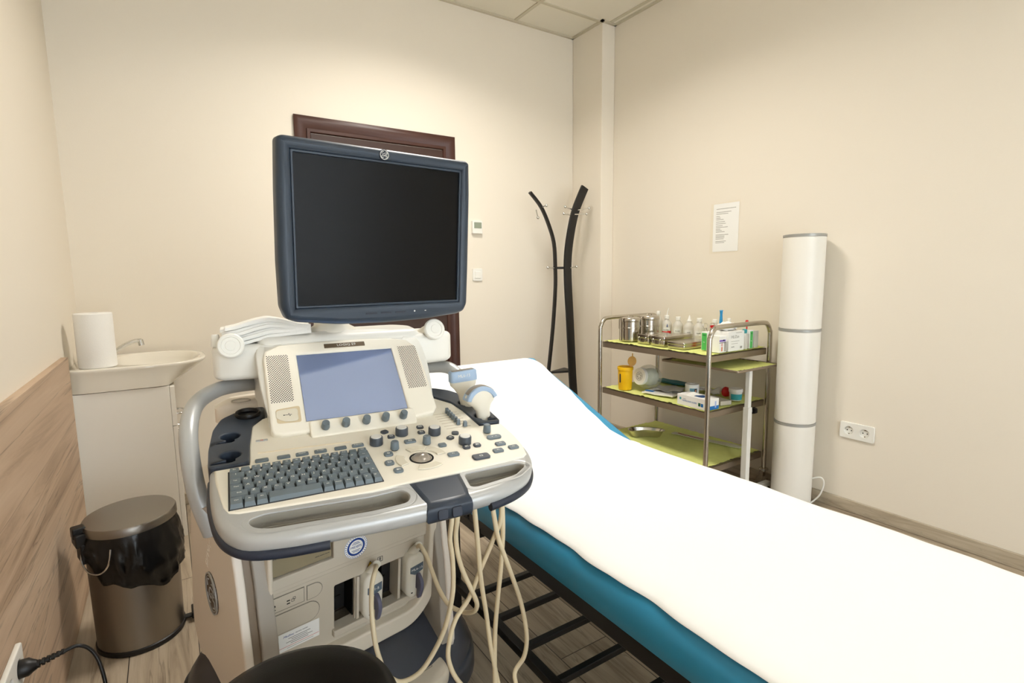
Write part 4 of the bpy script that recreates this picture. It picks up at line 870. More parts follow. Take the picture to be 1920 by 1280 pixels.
b = MB(PC @ frame_m((-.002, .0165, 0), (1, 0, 0), (0, 0, 1), (0, -1, 0))); b.slab(arc_head(b, .034, 0, 0, -72, 72, .031, .0425), 0, .033, .003, res=3); hd_ = obj('head', b, M_probeb, t, ang=50)
b = MB(PC @ frame_m((-.002, .0095, 0), (1, 0, 0), (0, 0, 1), (0, -1, 0))); b.slab(arc_head(b, .034, 0, 0, -52, 52, .040, .0440), 0, .019, .0008); obj('lens', b, M_lens, hd_)
# --- connectors in the ports with their cables
def connector(x, z, label, txt, cable):
    W0 = FAC @ Matrix.Translation((x, z, -.03)) @ Matrix.Diagonal((1.3, 1.05, 1.1, 1)); t = thing('probe_connector', W0 @ Vector((0, -.06, .02)), label, 'connector')
    b = MB(W0 @ frame_m((0, 0, 0), (1, 0, 0), (0, 1, 0), (0, 0, 1)))
    b.slab(round_poly([(-.020, -.045), (-.010, -.064), (.010, -.064), (.020, -.045), (.022, .035), (.012, .056), (-.012, .056), (-.020, .04)], .008), -.02, .046, .009, res=3); h_ = obj('housing', b, M_probe, t, ang=60)
    b = MB(W0); b.tube([(0, .045, .022), (.003, .062, .032), (.005, .080, .045)], lambda q: .0115-.003*q, 16, 4); obj('strain_relief', b, M_probe, t)
    b = MB(W0); b.m(mat('plate_grey', (92, 106, 118), .4)); b.slab([(-.013, .010), (-.002, .002), (.016, .010), (.016, .030), (-.013, .026)], .045, .0475, .0008); b.m(M_legend); b.text(txt, .0085, .0015, .018, .0478, .0002); obj('type_plate', b, M_key, t)
    b = MB(W0 @ frame_m((.004, -.018, .046), (0, 0, 1), (0, 1, 0), (1, 0, 0))); b.slab(smooth_loop([(0, .022), (.012, .019), (.021, .006), (.021, -.014), (.012, -.040), (.004, -.038), (.004, -.018), (-.004, -.016)], 4), -.004, .004, .002, res=2); b.slab(circ(0, 0, .018), -.004, .004, .001); obj('lever', b, M_lilac, t)
    b = MB(W0); b.m(M_hole); b.slab(circ(-.010, .018, .0025, 12), .0455, .0462); b.slab(circ(-.008, -.046, .002, 12), .0455, .0462); obj('screw', b, M_hole, t)
    b = MB(); b.tube([W0 @ Vector((.004, .072, .040))]+cable, .0052, 12, 6); obj('cable', b, M_cable, t)
cabA = [(.482, 1.172, .532), (.488, 1.148, .512), (.492, 1.118, .475), (.496, 1.090, .446), (.503, 1.058, .428), (.519, 1.016, .428), (.524, .976, .451), (.521, .956, .481), (.505, .947, .521), (.480, .940, .580), (.464, .931, .631), (.457, .922, .678), (.457, .912, .722), (.462, .925, .775)]
cabB = [(.345, 1.10, .555), (.326, 1.075, .53), (.314, 1.045, .487), (.312, 1.026, .438), (.320, 1.025, .392), (.333, 1.024, .353), (.358, 1.011, .330), (.396, .998, .342), (.425, .985, .384), (.446, .963, .452), (.456, .942, .539), (.453, .932, .616), (.444, .923, .670), (.445, .913, .719), (.454, .925, .775)]
connector(.570, .432, 'left probe connector, its cable running down past the stool', 'C1-5', cabB)
connector(.690, .436, 'right probe connector in the outermost port, cable arching out', 'ML6-15', cabA)
def cable(pts, label):
    b = MB(); b.tube(pts, .0052, 12, 6); tag(obj('probe_cable', b, M_cable), label, 'cable')
cable([(.545, .895, .785), (.549, .893, .704), (.541, .914, .645), (.519, .936, .569), (.503, .958, .501), (.471, .961, .462), (.455, .962, .417), (.451, .962, .375), (.467, .961, .324), (.488, .939, .297), (.53, .90, .275), (.59, .90, .252), (.612, .947, .277), (.638, .945, .311), (.645, .944, .363), (.633, .946, .441), (.599, .929, .527), (.566, .912, .602), (.547, .903, .648), (.533, .895, .702), (.521, .893, .785)], 'cream cable loop swinging furthest right under the control panel')
cable([(.482, .895, .785), (.490, .899, .718), (.505, .917, .642), (.521, .936, .550), (.543, .954, .450), (.552, .953, .369), (.564, .952, .299), (.575, .951, .235), (.569, .950, .215), (.560, .950, .235), (.563, .952, .379), (.565, .942, .475), (.564, .922, .573), (.558, .902, .675), (.553, .90, .785)], 'cream cable hanging in a narrow straight loop under the control panel')
# --- bottles on the wings, tissues
def gel(px_, py_, pz_, d, label):
    d = Vector(d).normalized(); q = d.to_track_quat('Z', 'Y').to_matrix().to_4x4(); W0 = CPN @ Matrix.Translation((px_, py_, pz_)) @ q
    t = thing('gel_bottle', W0 @ Vector((0, 0, -.06)), label, 'bottle')
    b = MB(W0); b.loft([(0, 0, -.115, .018, .018), (0, 0, -.11, .022, .022), (0, 0, -.02, .023, .023), (0, 0, -.008, .0235, .0235)], 32); obj('body', b, M_bottle if 0 else M_probe, t)
    b = MB(W0); b.lathe([(.026, -.014), (.0285, -.011), (.0285, -.002), (.026, .001), (.020, .0015), (.019, -.0005), (.012, -.0005), (.011, .001), (.001, .001)], (0, 0, 0), 36); obj('cap', b, M_white, t)
gel(-.0118, 1.358, 1.0485, (0, -1, .22), 'white gel bottle with its round cap facing out, left of the monitor')
gel(.479, 1.358, 1.0585, (.05, -1, .30), 'white gel bottle lying in the holder right of the monitor')
t = thing('tissue_stack', CPN @ Vector((.06, 1.45, 1.06)), 'fanned stack of white paper tissues left of the monitor foot', 'tissues')
for k in range(9):
    r_k = random.Random(k); a0 = R(-8+3.2*k); dz = .0035*k
    def fn(u, v, k=k, a0=a0, dz=dz):
        x = .002+.165*u+.010*math.sin(k*1.7)*(1-u)-.004*k*(1-u); y = 1.392+.09*v+.01*math.sin(k*2.1)*(1-u)
        base = 1.049+.016*min(1, max(0, x/.07))**1.2+.006*min(1, max(0, (x-.07)/.09))
        fan = .0046*k*(1-.62*u)+.016*math.sin(math.pi*min(1, u*1.15))*(k/8)
        return (x, y, base+fan+.0008*math.sin(v*9+k))
    b = MB(CPN); b.grid(fn, 20, 8, .0075); obj('tissue', b, M_tissue, t, ang=70)

# ------------------------------------------------------------------ instrument trolley
TX0, TX1, TY0, TY1 = 2.22, 2.74, 1.63, 2.415
t = thing('instrument_trolley', (2.48, 2.02, 0), 'stainless steel three-shelf instrument trolley by the right wall', 'trolley')
for y in (TY0, TY1):
    b = MB(); b.tube([(TX0, y, .10), (TX0, y, .5), (TX0, y, .84), (TX0+.006, y, .885), (TX0+.028, y, .918), (TX0+.07, y, .931), (2.48, y, .932), (TX1-.07, y, .931), (TX1-.028, y, .918), (TX1-.006, y, .885), (TX1, y, .84), (TX1, y, .5), (TX1, y, .10)], .0125, 16, 5); obj('end_frame', b, M_steel, t)
    for x in (TX0, TX1):
        b = MB(); b.lathe([(.016, .10), (.024, .095), (.026, .088), (.012, .082), (.012, .075)], (x, y, .012), 20); b.box(x-.012, x+.012, y-.004, y+.02, .035, .088); b.cyl((x-.011, y+.008, .032), (x+.011, y+.008, .032), .031, seg=24); b.m(M_steel); b.cyl((x-.013, y+.008, .032), (x+.013, y+.008, .032), .012); obj('caster', b, M_black, t)
for z, l in ((.79, 'top'), (.503, 'mid'), (.205, 'low')):
    b = MB(); x0, x1, y0, y1 = TX0+.012, TX1-.012, TY0+.010, TY1-.010
    b.box(x0, x1, y0, y1, z-.006, z-.002)
    for q in ((x0, x0+.002, y0, y1), (x1-.002, x1, y0, y1), (x0, x1, y0, y0+.002), (x0, x1, y1-.002, y1)): b.box(*q, z-.036, z-.002)
    obj('shelf', b, M_steelm, t, bev=.0015, bseg=1)
def cloth(x0, x1, y0, y1, z, label, seed, amp=.004, hang=.012, par=None):
    b = MB(); rs = seed*7.3
    def fn(u, v):
        n1 = noise.noise(Vector((u*5+rs, v*6, 0))); n2 = noise.noise(Vector((u*16, v*19+rs, 3)))
        ex_ = min(u, 1-u); ey_ = min(v, 1-v); e_ = min(ex_*(x1-x0), ey_*(y1-y0))
        jx = .006*noise.noise(Vector((v*14, rs, 1)))*(1 if u > .5 else -1); jy = .006*noise.noise(Vector((u*12, rs, 8)))
        return (x0+(x1-x0)*u+(jx if ex_ < .02 else 0), y0+(y1-y0)*v+(jy if ey_ < .02 else 0), z+.0015+amp*max(0, n1+.15)*min(1, e_/.03)+.0008*n2+(.0045*abs(n2)*2+.002 if e_ < .012 else 0))
    b.grid(fn, 48, 60, .001); o = obj('cloth', b, M_lime, None, ang=70); tag(o, label, 'cloth'); return o
cloth(TX0+.014, TX1-.014, TY0+.014, TY1-.02, .7885, 'lime green cloth on the top shelf of the trolley', 1, .002)
cloth(TX0+.012, TX1-.014, TY0+.012, TY1-.03, .5015, 'lime green cloth on the middle shelf of the trolley', 2, .003)
cloth(TX0+.016, TX1-.018, TY0+.020, TY1-.02, .2035, 'olive green cloth on the bottom shelf of the trolley', 3, .003)
ZT = .7945
def drum(x, y, label, r=.055, h=.148, clip=True):
    t = thing('sterilizing_drum', (x, y, ZT), label, 'drum')
    b = MB(); b.lathe([(r-.004, 0), (r, .003), (r, h*.52), (r+.003, h*.53), (r+.003, h*.57), (r, h*.58), (r, h*.80)], (x, y, ZT), 48); obj('body', b, M_steel, t)
    b = MB(); b.lathe([(r+.003, h*.80), (r+.004, h*.82), (r+.004, h*.93), (r+.001, h*.96), (r*.7, h*.985), (.001, h)], (x, y, ZT), 48); obj('lid', b, M_steel, t)
    b = MB(Matrix.Translation((x, y, ZT)) @ Matrix.Rotation(R(140), 4, 'Z')); b.box(r, r+.012, -.010, .010, h*.02, h*.95); b.box(r, r+.016, -.006, .006, h*.5, h*.9); obj('clasp', b, M_steelm, t, bev=.002)
    b = MB(Matrix.Translation((x, y, ZT+h))); b.tube([(-.02, 0, -.003), (-.015, 0, .006), (.015, 0, .006), (.02, 0, -.003)], .002, 8, 4); obj('handle', b, M_steel, t)
drum(2.348, 2.285, 'shiny round steel drum at the far front corner of the top shelf')
drum(2.50, 2.275, 'shiny round steel drum just behind the front drum, half hidden by instrument boxes', .057, .152)
def ibox(x0, x1, y0, y1, h, label, handle=True):
    t = thing('instrument_box', ((x0+x1)/2, (y0+y1)/2, ZT), label, 'instrument box')
    b = MB(frame_m(((x0+x1)/2, (y0+y1)/2, ZT), (1, 0, 0), (0, 1, 0), (0, 0, 1))); b.slab(rrect(0, 0, x1-x0-.004, y1-y0-.004, .008), 0, h*.62, .001); obj('body', b, M_steel, t)
    b = MB(frame_m(((x0+x1)/2, (y0+y1)/2, ZT), (1, 0, 0), (0, 1, 0), (0, 0, 1))); b.slab(rrect(0, 0, x1-x0, y1-y0, .009), h*.60, h, .003); obj('lid', b, M_steel, t)
    if handle:
        ym = (y0+y1)/2; b = MB(); b.tube([(x0+.001, ym-.025, ZT+h*.72), (x0-.004, ym-.025, ZT+h*.6), (x0-.004, ym-.022, ZT+h*.25), (x0-.004, ym+.022, ZT+h*.25), (x0-.004, ym+.025, ZT+h*.6), (x0+.001, ym+.025, ZT+h*.72)], .002, 8, 3); obj('handle', b, M_steel, t)
ibox(2.30, 2.48, 2.095, 2.19, .056, 'small steel instrument box with wire handle, directly in front of the drums')
ibox(2.29, 2.54, 1.975, 2.078, .056, 'larger steel instrument box with wire handle, middle one of the three')
ibox(2.285, 2.50, 1.835, 1.952, .036, 'low flat steel instrument box with reflected lime cloth', False)
BTX = 2.61
def bottle(x, y, label, h=.145, r=.028, cap='round', lab=True, txt=None, stripe=None, nozzle=0):
    t = thing('bottle', (x, y, ZT), label, 'bottle')
    b = MB(); b.lathe([(r*.9, 0), (r, .004), (r, h*.58), (r*.93, h*.66), (r*.55, h*.78), (r*.36, h*.84), (r*.36, h*.88)], (x, y, ZT), 32); obj('body', b, M_bottle, t)
    b = MB()
    if cap == 'cone': b.lathe([(r*.45, h*.84), (r*.45, h*.90), (r*.3, h*.93), (.002, h*1.12)], (x, y, ZT), 24)
    else: b.lathe([(r*.42, h*.85), (r*.48, h*.86), (r*.48, h*.98), (r*.4, h)], (x, y, ZT), 24)
    if nozzle: b.tube([(x, y, ZT+h*.98), (x+.002, y-.002, ZT+h+.02), (x+.008, y-.006, ZT+h+nozzle)], lambda q: .0035-.002*q, 10, 4)
    obj('cap', b, M_white, t)
    if lab:
        b = MB(); a0 = 215
        def lp(u, v): 
            a = R(a0-45+90*u); return (x+(r+.0006)*math.cos(a), y+(r+.0006)*math.sin(a), ZT+h*.30+h*.2*v)
        b.grid(lp, 14, 2); lb = obj('label', b, M_label, t, recalc=False)
        a = R(a0); d = Vector((math.cos(a), math.sin(a), 0)); xx = Vector((-math.sin(a), math.cos(a), 0)); xx = -xx if 0 else xx
        Mx = frame_m(Vector((x, y, ZT+h*.40))+d*(r+.0012), xx, (0, 0, 1), d)
        if txt: b = MB(Mx); b.text(txt, .009, 0, 0, 0, .0002); obj('lettering', b, M_ink, lb)
        if stripe:
            b = MB()
            for u0, u1, v0, v1 in ((0, .62, -.42, -.1), (.62, 1, -.85, .0)):
                b.grid(lambda u, v: (x+(r+.0009)*math.cos(R(a0-60+120*(u0+(u1-u0)*u))), y+(r+.0009)*math.sin(R(a0-60+120*(u0+(u1-u0)*u))), ZT+h*.30+h*.2*(v0+(v1-v0)*v+.3)), 10, 1)
            obj('stripe', b, M_red, t, recalc=False)
            b = MB(Mx @ Matrix.Translation((.006, .028, 0))); b.slab([(-.004, -.009), (.003, -.009), (.001, .010), (-.001, .010)], 0, .001); obj('mark', b, M_blueink, t)
bottle(BTX+.05, 2.345, 'milky bottle with a white screw cap behind the second drum', .165, .026, lab=False)
bottle(BTX-.02, 2.215, 'milky wash bottle with thin tall nozzle and red striped label', .148, .030, txt='Betadine', stripe=True, nozzle=.045)
bottle(BTX, 2.145, 'milky bottle with round cap and plain white label beside the nozzle bottle', .142, .031, txt='Alcohol')
bottle(BTX, 2.062, 'milky bottle with pointed cap and label at mid height', .138, .033, 'cone', txt='NaCl')
bottle(BTX-.02, 1.975, 'milky bottle with rounded cap, lettering near the base, right of the pointed one', .145, .032, txt='DezPT')
bottle(BTX+.02, 1.90, 'milky bottle standing right behind the scissors', .140, .028, lab=False)
bottle(BTX+.04, 1.822, 'narrow milky bottle behind the blue tube', .150, .022, lab=False)
def carton(name, x0, x1, y0, y1, h, label, deco, cat='box', z=ZT, rot=0, m_=None):
    t = thing(name, ((x0+x1)/2, (y0+y1)/2, z), label, cat)
    M_ = Matrix.Translation(((x0+x1)/2, (y0+y1)/2, z)) @ Matrix.Rotation(R(rot), 4, 'Z'); w_, d_ = (x1-x0)/2, (y1-y0)/2
    b = MB(M_); b.box(-w_, w_, -d_, d_, 0, h); obj('carton', b, m_ or M_label, t, bev=.001, bseg=1)
    fx = M_ @ frame_m((-w_, 0, 0), (0, -1, 0), (0, 0, 1), (-1, 0, 0))      # face toward the room (-x)
    fy = M_ @ frame_m((0, -d_, 0), (1, 0, 0), (0, 0, 1), (0, -1, 0))      # face toward the near end (-y)
    ft = M_ @ frame_m((0, 0, h), (1, 0, 0), (0, 1, 0), (0, 0, 1))
    deco(fx, fy, ft, t, w_, d_, h); return t
def patch(M_, x, y, w_, h_, m_, par, name='print', z=.0004):
    b = MB(M_); b.slab(rrect(x, y, w_, h_, min(w_, h_)*.05), -.0001, z); obj(name, b, m_, par)
def lett(M_, s, size, x, y, m_, par, z=.0005, **k):
    b = MB(M_); b.text(s, size, x, y, z, .0001, **k); obj('lettering', b, m_, par)
def d1(fx, fy, ft, t, w_, d_, h):
    patch(fx, 0, h*.48, d_*1.7, h*.92, M_green, t); lett(fx, 'SPEC', .009, 0, h*.82, M_dgreen, t, .0008); lett(fx, 'bio', .008, 0, h*.45, M_legend, t, .0008)
carton('medicine_carton', 2.352, 2.42, 1.742, 1.778, .098, 'upright carton with a green side panel holding scissors', d1, z=ZT)
def d2(fx, fy, ft, t, w_, d_, h):
    patch(fy, -.004, h*.72, .05, .010, M_purple, t); patch(fy, -.004, h*.60, .052, .003, M_ink, t); patch(fy, .018, h*.35, .016, .05, M_inkl, t)
    b = MB(fy); b.ring(-.008, h*.48, .0065, .0045, 0, .0006, 20); obj('ring_print', b, M_red, t); patch(fy, -.008, h*.22, .008, .022, M_orange, t); patch(fy, .006, h*.74, .01, .008, M_teal, t)
carton('medicine_carton', 2.330, 2.388, 1.652, 1.71, .085, 'small carton with purple cap print and orange ring, at the near front corner', d2)
def d3(fx, fy, ft, t, w_, d_, h):
    lett(fy, 'HL/Zan', .022, -.012, h*.72, M_inkl, t); patch(fy, -.01, h*.50, .07, .002, M_inkl, t); patch(fy, -.015, h*.38, .055, .002, M_inkl, t); lett(fy, 'Hartmann'[:0]+'sterile', .010, -.03, h*.22, M_ink, t); patch(fy, .042, h*.16, .018, .012, M_inkl, t); patch(fy, .02, h*.92, .05, .002, M_inkl, t)
carton('glove_carton', 2.402, 2.535, 1.650, 1.74, .103, 'wide pale carton with grey lettering facing the trolley end', d3)
def d4(fx, fy, ft, t, w_, d_, h):
    patch(fy, .0, h*.48, w_*1.5, h*.92, M_green, t); lett(fy, 'SPEC', .008, 0, h*.82, M_dgreen, t, .0008); lett(fy, 'bio', .008, 0, h*.42, M_legend, t, .0008)
carton('medicine_carton', 2.592, 2.624, 1.655, 1.70, .098, 'slim carton with a green front panel near the tube lamp end', d4)
carton('syringe_pack', 2.64, 2.68, 1.66, 1.72, .092, 'pale translucent pack at the rear near corner of the top shelf', lambda *a: None, 'pack', m_=mat('pale_pack', (214, 214, 206), .4))
def d5(*a): pass
t = thing('ampoule_bottle', (2.565, 1.665, ZT), 'small white bottle with a teal cap beside the pale carton', 'bottle')
b = MB(); b.lathe([(.014, 0), (.015, .003), (.015, .075), (.009, .085)], (2.565, 1.668, ZT), 24); obj('body', b, M_bottle, t)
b = MB(); b.lathe([(.011, .085), (.012, .087), (.012, .104), (.010, .106)], (2.565, 1.668, ZT), 24); obj('cap', b, M_teal, t)
# white bag on the carton, red plug
def blob(name, c, rx, ry, rz, m_, label, cat, seed=0, amp=.25, wl_=2.2):
    b = MB(); b.ball((0, 0, 0), 1, 1, 1, 36, 24)
    for v_ in b.bm.verts:
        n_ = 1+amp*noise.noise(v_.co*wl_+Vector((seed, 0, 0)))+amp*.35*noise.noise(v_.co*wl_*3+Vector((seed, 9, 0)))
        v_.co = Vector((v_.co.x*rx*n_, v_.co.y*ry*n_, max(v_.co.z, -.75)*rz*n_))+Vector(c)
    o = obj(name, b, m_, ang=70); return tag(o, label, cat)
blob('cotton_bag', (2.45, 1.70, ZT+.103+.022), .055, .032, .024, M_tissue, 'crumpled white bag of cotton lying on the wide carton', 'bag', 3, .35)
blob('cotton_bag', (2.525, 1.712, ZT+.103+.015), .02, .02, .018, M_tissue, 'small knotted end of white bag on the wide carton', 'bag', 8, .4)
b = MB(); b.tube([(2.60, 1.68, ZT+.10), (2.602, 1.68, ZT+.135)], .0035, 10, 1); b.lathe([(.006, 0), (.011, .004), (.010, .016), (.006, .020)], (2.602, 1.68, ZT+.122), 14); b.lathe([(.004, 0), (.009, .006), (.006, .018)], (2.594, 1.676, ZT+.134), 12); tag(obj('red_clip', b, M_red), 'red plastic clip sticking up above the slim green carton', 'clip')
def scissors(c, sz, rot, label, loop=.014, tilt=0):
    M_ = Matrix.Translation(c) @ Matrix.Rotation(R(rot), 4, 'Z') @ Matrix.Rotation(R(tilt), 4, 'Y')
    t = thing('scissors', M_ @ Vector((0, 0, -.1)), label, 'scissors')
    for s in (-1, 1):
        b = MB(M_); b.tube([(s*.020+loop*math.cos(2*math.pi*k/14), 0, loop*math.sin(2*math.pi*k/14)) for k in range(14)], .0016, 8, 2, closed=True)
        b.tube([(s*.014, 0, -loop*.9), (s*.005, s*.001, -.035), (-s*.002, s*.001, -.062), (-s*.004, s*.001, -.095)], lambda q: (.0022, .003), 8, 4); obj('blade', b, M_steel, t)
scissors((2.386, 1.760, ZT+.128), 1, -20, 'scissors standing in the green sided carton, two rings up')
b = MB(); b.tube([(2.50, 1.775, ZT+.1), (2.505, 1.772, ZT+.12), (2.505, 1.772, ZT+.125)], .002, 8, 2)
scissors((2.575, 1.735, ZT+.118), 1, 10, 'scissors behind the wide carton near the red clip', .011); b.bm.free()
t = thing('specimen_cup', (2.428, 1.765, ZT), 'orange red cup with amber base between scissors and blue tube', 'cup')
b = MB(); b.lathe([(.014, .0), (.0155, .07), (.016, .10), (.0195, .118), (.0205, .122), (.018, .120), (.012, .1)], (2.445, 1.772, ZT), 28); obj('body', b, M_orange, t)
b = MB(); b.lathe([(.0195, .113), (.0215, .114), (.0215, .125), (.0195, .125), (.0195, .113)], (2.445, 1.772, ZT), 28, False); obj('rim', b, M_red, t)
t = thing('blue_tube', (2.46, 1.745, ZT), 'tall bright blue plastic tube leaning upright above the cartons', 'tube')
b = MB(Matrix.Translation((2.478, 1.752, ZT)) @ Matrix.Rotation(R(-6), 4, 'Y') @ Matrix.Rotation(R(4), 4, 'X')); b.loft([(0, 0, 0, .006, .006), (0, 0, .10, .010, .007), (0, 0, .15, .010, .006), (0, 0, .185, .007, .005), (0, 0, .205, .0085, .006)], 20, 3); obj('body', b, M_sky, t)
b = MB(Matrix.Translation((2.478, 1.752, ZT)) @ Matrix.Rotation(R(-6), 4, 'Y') @ Matrix.Rotation(R(4), 4, 'X')); b.loft([(0, 0, .205, .0085, .006), (0, 0, .207, .012, .008), (0, 0, .209, .012, .008)], 20, 2); obj('flange', b, M_sky, t)
b = MB(); b.lathe([(.010, .0), (.012, .004), (.012, .075), (.006, .088), (.007, .10)], (2.492, 1.765, ZT), 24); tag(obj('dropper_bottle', b, M_white), 'small white dropper bottle at the foot of the blue tube', 'bottle')
# ---- middle shelf
ZM = .508
t = thing('sharps_bin', (2.283, 2.262, ZM), 'yellow plastic sharps bin with an open amber lid', 'sharps bin')
b = MB(); b.lathe([(.038, 0), (.040, .004), (.044, .118), (.0475, .120), (.0475, .136), (.045, .138), (.043, .134), (.037, .01), (.001, .008)], (2.285, 2.262, ZM), 40); obj('body', b, M_yellow, t)
Ml = frame_m((2.318, 2.24, ZM+.170), (math.cos(R(-35)), math.sin(R(-35)), 0), (.12, .1, .985), Vector((math.cos(R(-35)), math.sin(R(-35)), 0)).cross(Vector((.12, .1, .985))))
b = MB(Ml); b.slab(circ(0, 0, .026, 28, .030), -.002, .002, .001); b.slab(rrect(.002, .036, .006, .022, .002), -.002, .002, .001); b.slab(rrect(-.004, -.035, .014, .03, .003), -.0015, .0015, .001); obj('lid', b, M_yellowd, t)
b = MB(); b.grid(lambda u, v: (2.285+.0432*math.cos(R(174+14*u)), 2.262+.0432*math.sin(R(174+14*u)), ZM+.045+.06*v), 8, 1); obj('warning_print', b, M_ink, t, recalc=False)
t = thing('cotton_jar', (2.385, 2.175, ZM), 'clear round jar tipped over with a white screw lid', 'jar')
ax_ = Vector((-.98, .05, .16)).normalized(); Mj = Matrix.Translation((2.39, 2.17, ZM+.076)) @ ax_.to_track_quat('Z', 'Y').to_matrix().to_4x4()
b = MB(Mj); b.lathe([(.001, -.075), (.030, -.070), (.054, -.055), (.070, -.03), (.075, 0), (.070, .03), (.055, .052), (.046, .062)], (0, 0, 0), 40); obj('body', b, M_glass, t)
b = MB(Mj); b.lathe([(.048, .056), (.051, .058), (.051, .078), (.049, .080), (.040, .0795), (.001, .0795)], (0, 0, 0), 40); ldj = obj('lid', b, M_white, t)
b = MB(Mj); b.m(M_badge); b.ring(0, 0, .026, .0245, .0795, .0803); b.ring(0, 0, .017, .016, .0795, .0803)
for k in range(6): b.tube([(.008*math.cos(R(60*k)), .008*math.sin(R(60*k)), .080), (.014*math.cos(R(60*k+30)), .014*math.sin(R(60*k+30)), .080), (.019*math.cos(R(60*k)), .019*math.sin(R(60*k)), .080)], .001, 6, 3)
obj('emblem', b, M_badge, ldj)
b = MB(Mj); b.ball((0, 0, -.008), .055, .052, .05, 28, 18)
for v_ in b.bm.verts: v_.co += Vector((noise.noise(v_.co*50), noise.noise(v_.co*50+Vector((5, 0, 0))), noise.noise(v_.co*50+Vector((0, 7, 0)))))*.007
obj('cotton', b, mat('pale_cotton', (214, 216, 196), .9), t)
def sheet(name, cx, cy, z, w_, d_, rot, m_, label, cat, th=.002, bend=.004, seed=1, deco=None):
    M_ = Matrix.Translation((cx, cy, z)) @ Matrix.Rotation(R(rot), 4, 'Z'); b = MB(M_)
    b.grid(lambda u, v: ((u-.5)*w_, (v-.5)*d_, th+.001+bend*(noise.noise(Vector((u*3+seed, v*3, 0)))+.6)), 16, 16, th); o = obj(name, b, m_, ang=70)
    tag(o, label, cat); return o
o = sheet('packaging_pouch', 2.37, 2.04, ZM+.001, .16, .19, 14, M_white, 'white medical packet with a blue mark, lowest of the papers beside the jar', 'packet', .006, .006, 2)
b = MB(Matrix.Translation((2.315, 2.10, ZM+.0155)) @ Matrix.Rotation(R(14), 4, 'Z')); b.box(-.012, .012, -.030, .02, -.001, .0005); ob = obj('blue_print', b, M_bluep, o)
sheet('packaging_pouch', 2.42, 2.035, ZM+.015, .14, .16, 24, mat('grey_pouch', (190, 190, 188), .35), 'crinkled translucent grey packet on top of the white one', 'packet', .002, .014, 5)
sheet('packaging_pouch', 2.42, 1.925, ZM+.001, .10, .10, -20, mat('clear_pouch', (216, 214, 204), .25), 'clear packet under the tape roll', 'packet', .001, .005, 9)
sheet('packaging_pouch', 2.60, 1.90, ZM+.001, .12, .16, 10, mat('clear_pouch', (216, 214, 204), .25), 'clear crinkled packet behind the tape roll', 'packet', .001, .03, 4)
sheet('teal_folder', 2.63, 2.17, ZM+.002, .07, .24, 2, mat('teal_fabric', (44, 104, 112), .7), 'dark teal folded cover at the back of the middle shelf', 'cover', .012, .006, 6)
t = thing('tape_roll', (2.455, 1.905, ZM), 'white plaster tape roll with a picture of a woman on it', 'tape roll')
cx, cy = 2.452, 1.905; TZ = ZM+.006
b = MB(); b.lathe([(.014, .003), (.036, 0), (.038, .003), (.038, .062), (.036, .065), (.016, .065), (.014, .060), (.014, .003)], (cx, cy, TZ), 40, False); obj('roll', b, M_label, t)
def cylpatch(a0, a1, z0, z1, m_, nm, rr=.0385):
    b = MB(); b.grid(lambda u, v: (cx+rr*math.cos(R(a0+(a1-a0)*u)), cy+rr*math.sin(R(a0+(a1-a0)*u)), TZ+z0+(z1-z0)*v), 12, 2); return obj(nm, b, m_, t, recalc=False)
cylpatch(200, 262, .0, .045, mat('pale_blue_print', (110, 160, 184), .6), 'picture_background'); cylpatch(238, 258, .012, .042, M_hair, 'picture_hair', .0388); cylpatch(243, 253, .020, .037, M_skin, 'picture_face', .0391); cylpatch(232, 262, 0, .013, M_purple, 'picture_shirt', .0391)
def dg(fx, fy, ft, t, w_, d_, h):
    lett(fx, 'NITRILE', .011, -.030, h*.50, M_bluep, t, align='x') if 0 else None
    b = MB(fx); b.text('NITRILE EXAM GLOVES', .0105, -.012, h*.47, .0005, .0001, sx=.86); obj('lettering', b, M_bluep, t)
    b = MB(fx); b.text('medical', .006, -.045, h*.66, .0005, .0001); obj('lettering', b, M_inkl, t)
    patch(fx, -.073, h*.62, .012, .012, M_teal, t); patch(fx, .052, h*.42, .014, .017, M_dgreen, t); patch(fx, .069, h*.40, .014, .017, M_bluep, t)
    patch(fy, .0, h*.17, w_*2, h*.34, M_bluep, t); patch(fy, .022, h*.45, .010, h*.6, mat('lilac_print', (170, 186, 224), .6), t, z=.0008)
    b = MB(ft); b.slab(rrect(0, 0, w_*1.1, d_*1.1, .015), -.0001, .0005); obj('opening_print', b, M_navyp, t)
    b = MB(ft); b.grid(lambda u, v: (-.035+.06*u, -.005+.05*v+.01*math.sin(u*4), .001+.014*math.sin(math.pi*u)*math.sin(math.pi*v)+.003*noise.noise(Vector((u*7, v*7, 2)))), 12, 12, .0008); obj('glove_tip', b, M_white, t)
carton('glove_box', 2.24, 2.335, 1.645, 1.835, .056, 'white box of blue nitrile gloves at the front of the middle shelf', dg, 'glove box', ZM, -3)
def jar(x, y, z, label):
    t = thing('cream_jar', (x, y, z), label, 'jar'); b = MB(); b.lathe([(.028, 0), (.030, .003), (.033, .045), (.033, .048)], (x, y, z), 36); obj('body', b, M_white, t)
    b = MB(); b.lathe([(.035, .046), (.036, .048), (.036, .062), (.034, .065), (.001, .065)], (x, y, z), 36); obj('lid', b, M_white, t)
    b = MB(); b.grid(lambda u, v: (x+(.0300+.003*(.15+.75*v)+.0012)*math.cos(R(170+130*u)), y+(.0300+.003*(.15+.75*v)+.0012)*math.sin(R(170+130*u)), z+.006+.032*v), 24, 2); obj('label_band', b, M_teal, t, recalc=False)
jar(2.555, 1.70, ZM+.002, 'white cream jar with a teal band on the middle shelf')
blob('plastic_dome', (2.60, 1.79, ZM+.024), .024, .024, .030, M_red, 'dark red rounded cap behind the cream jar', 'cap', 2, .05)
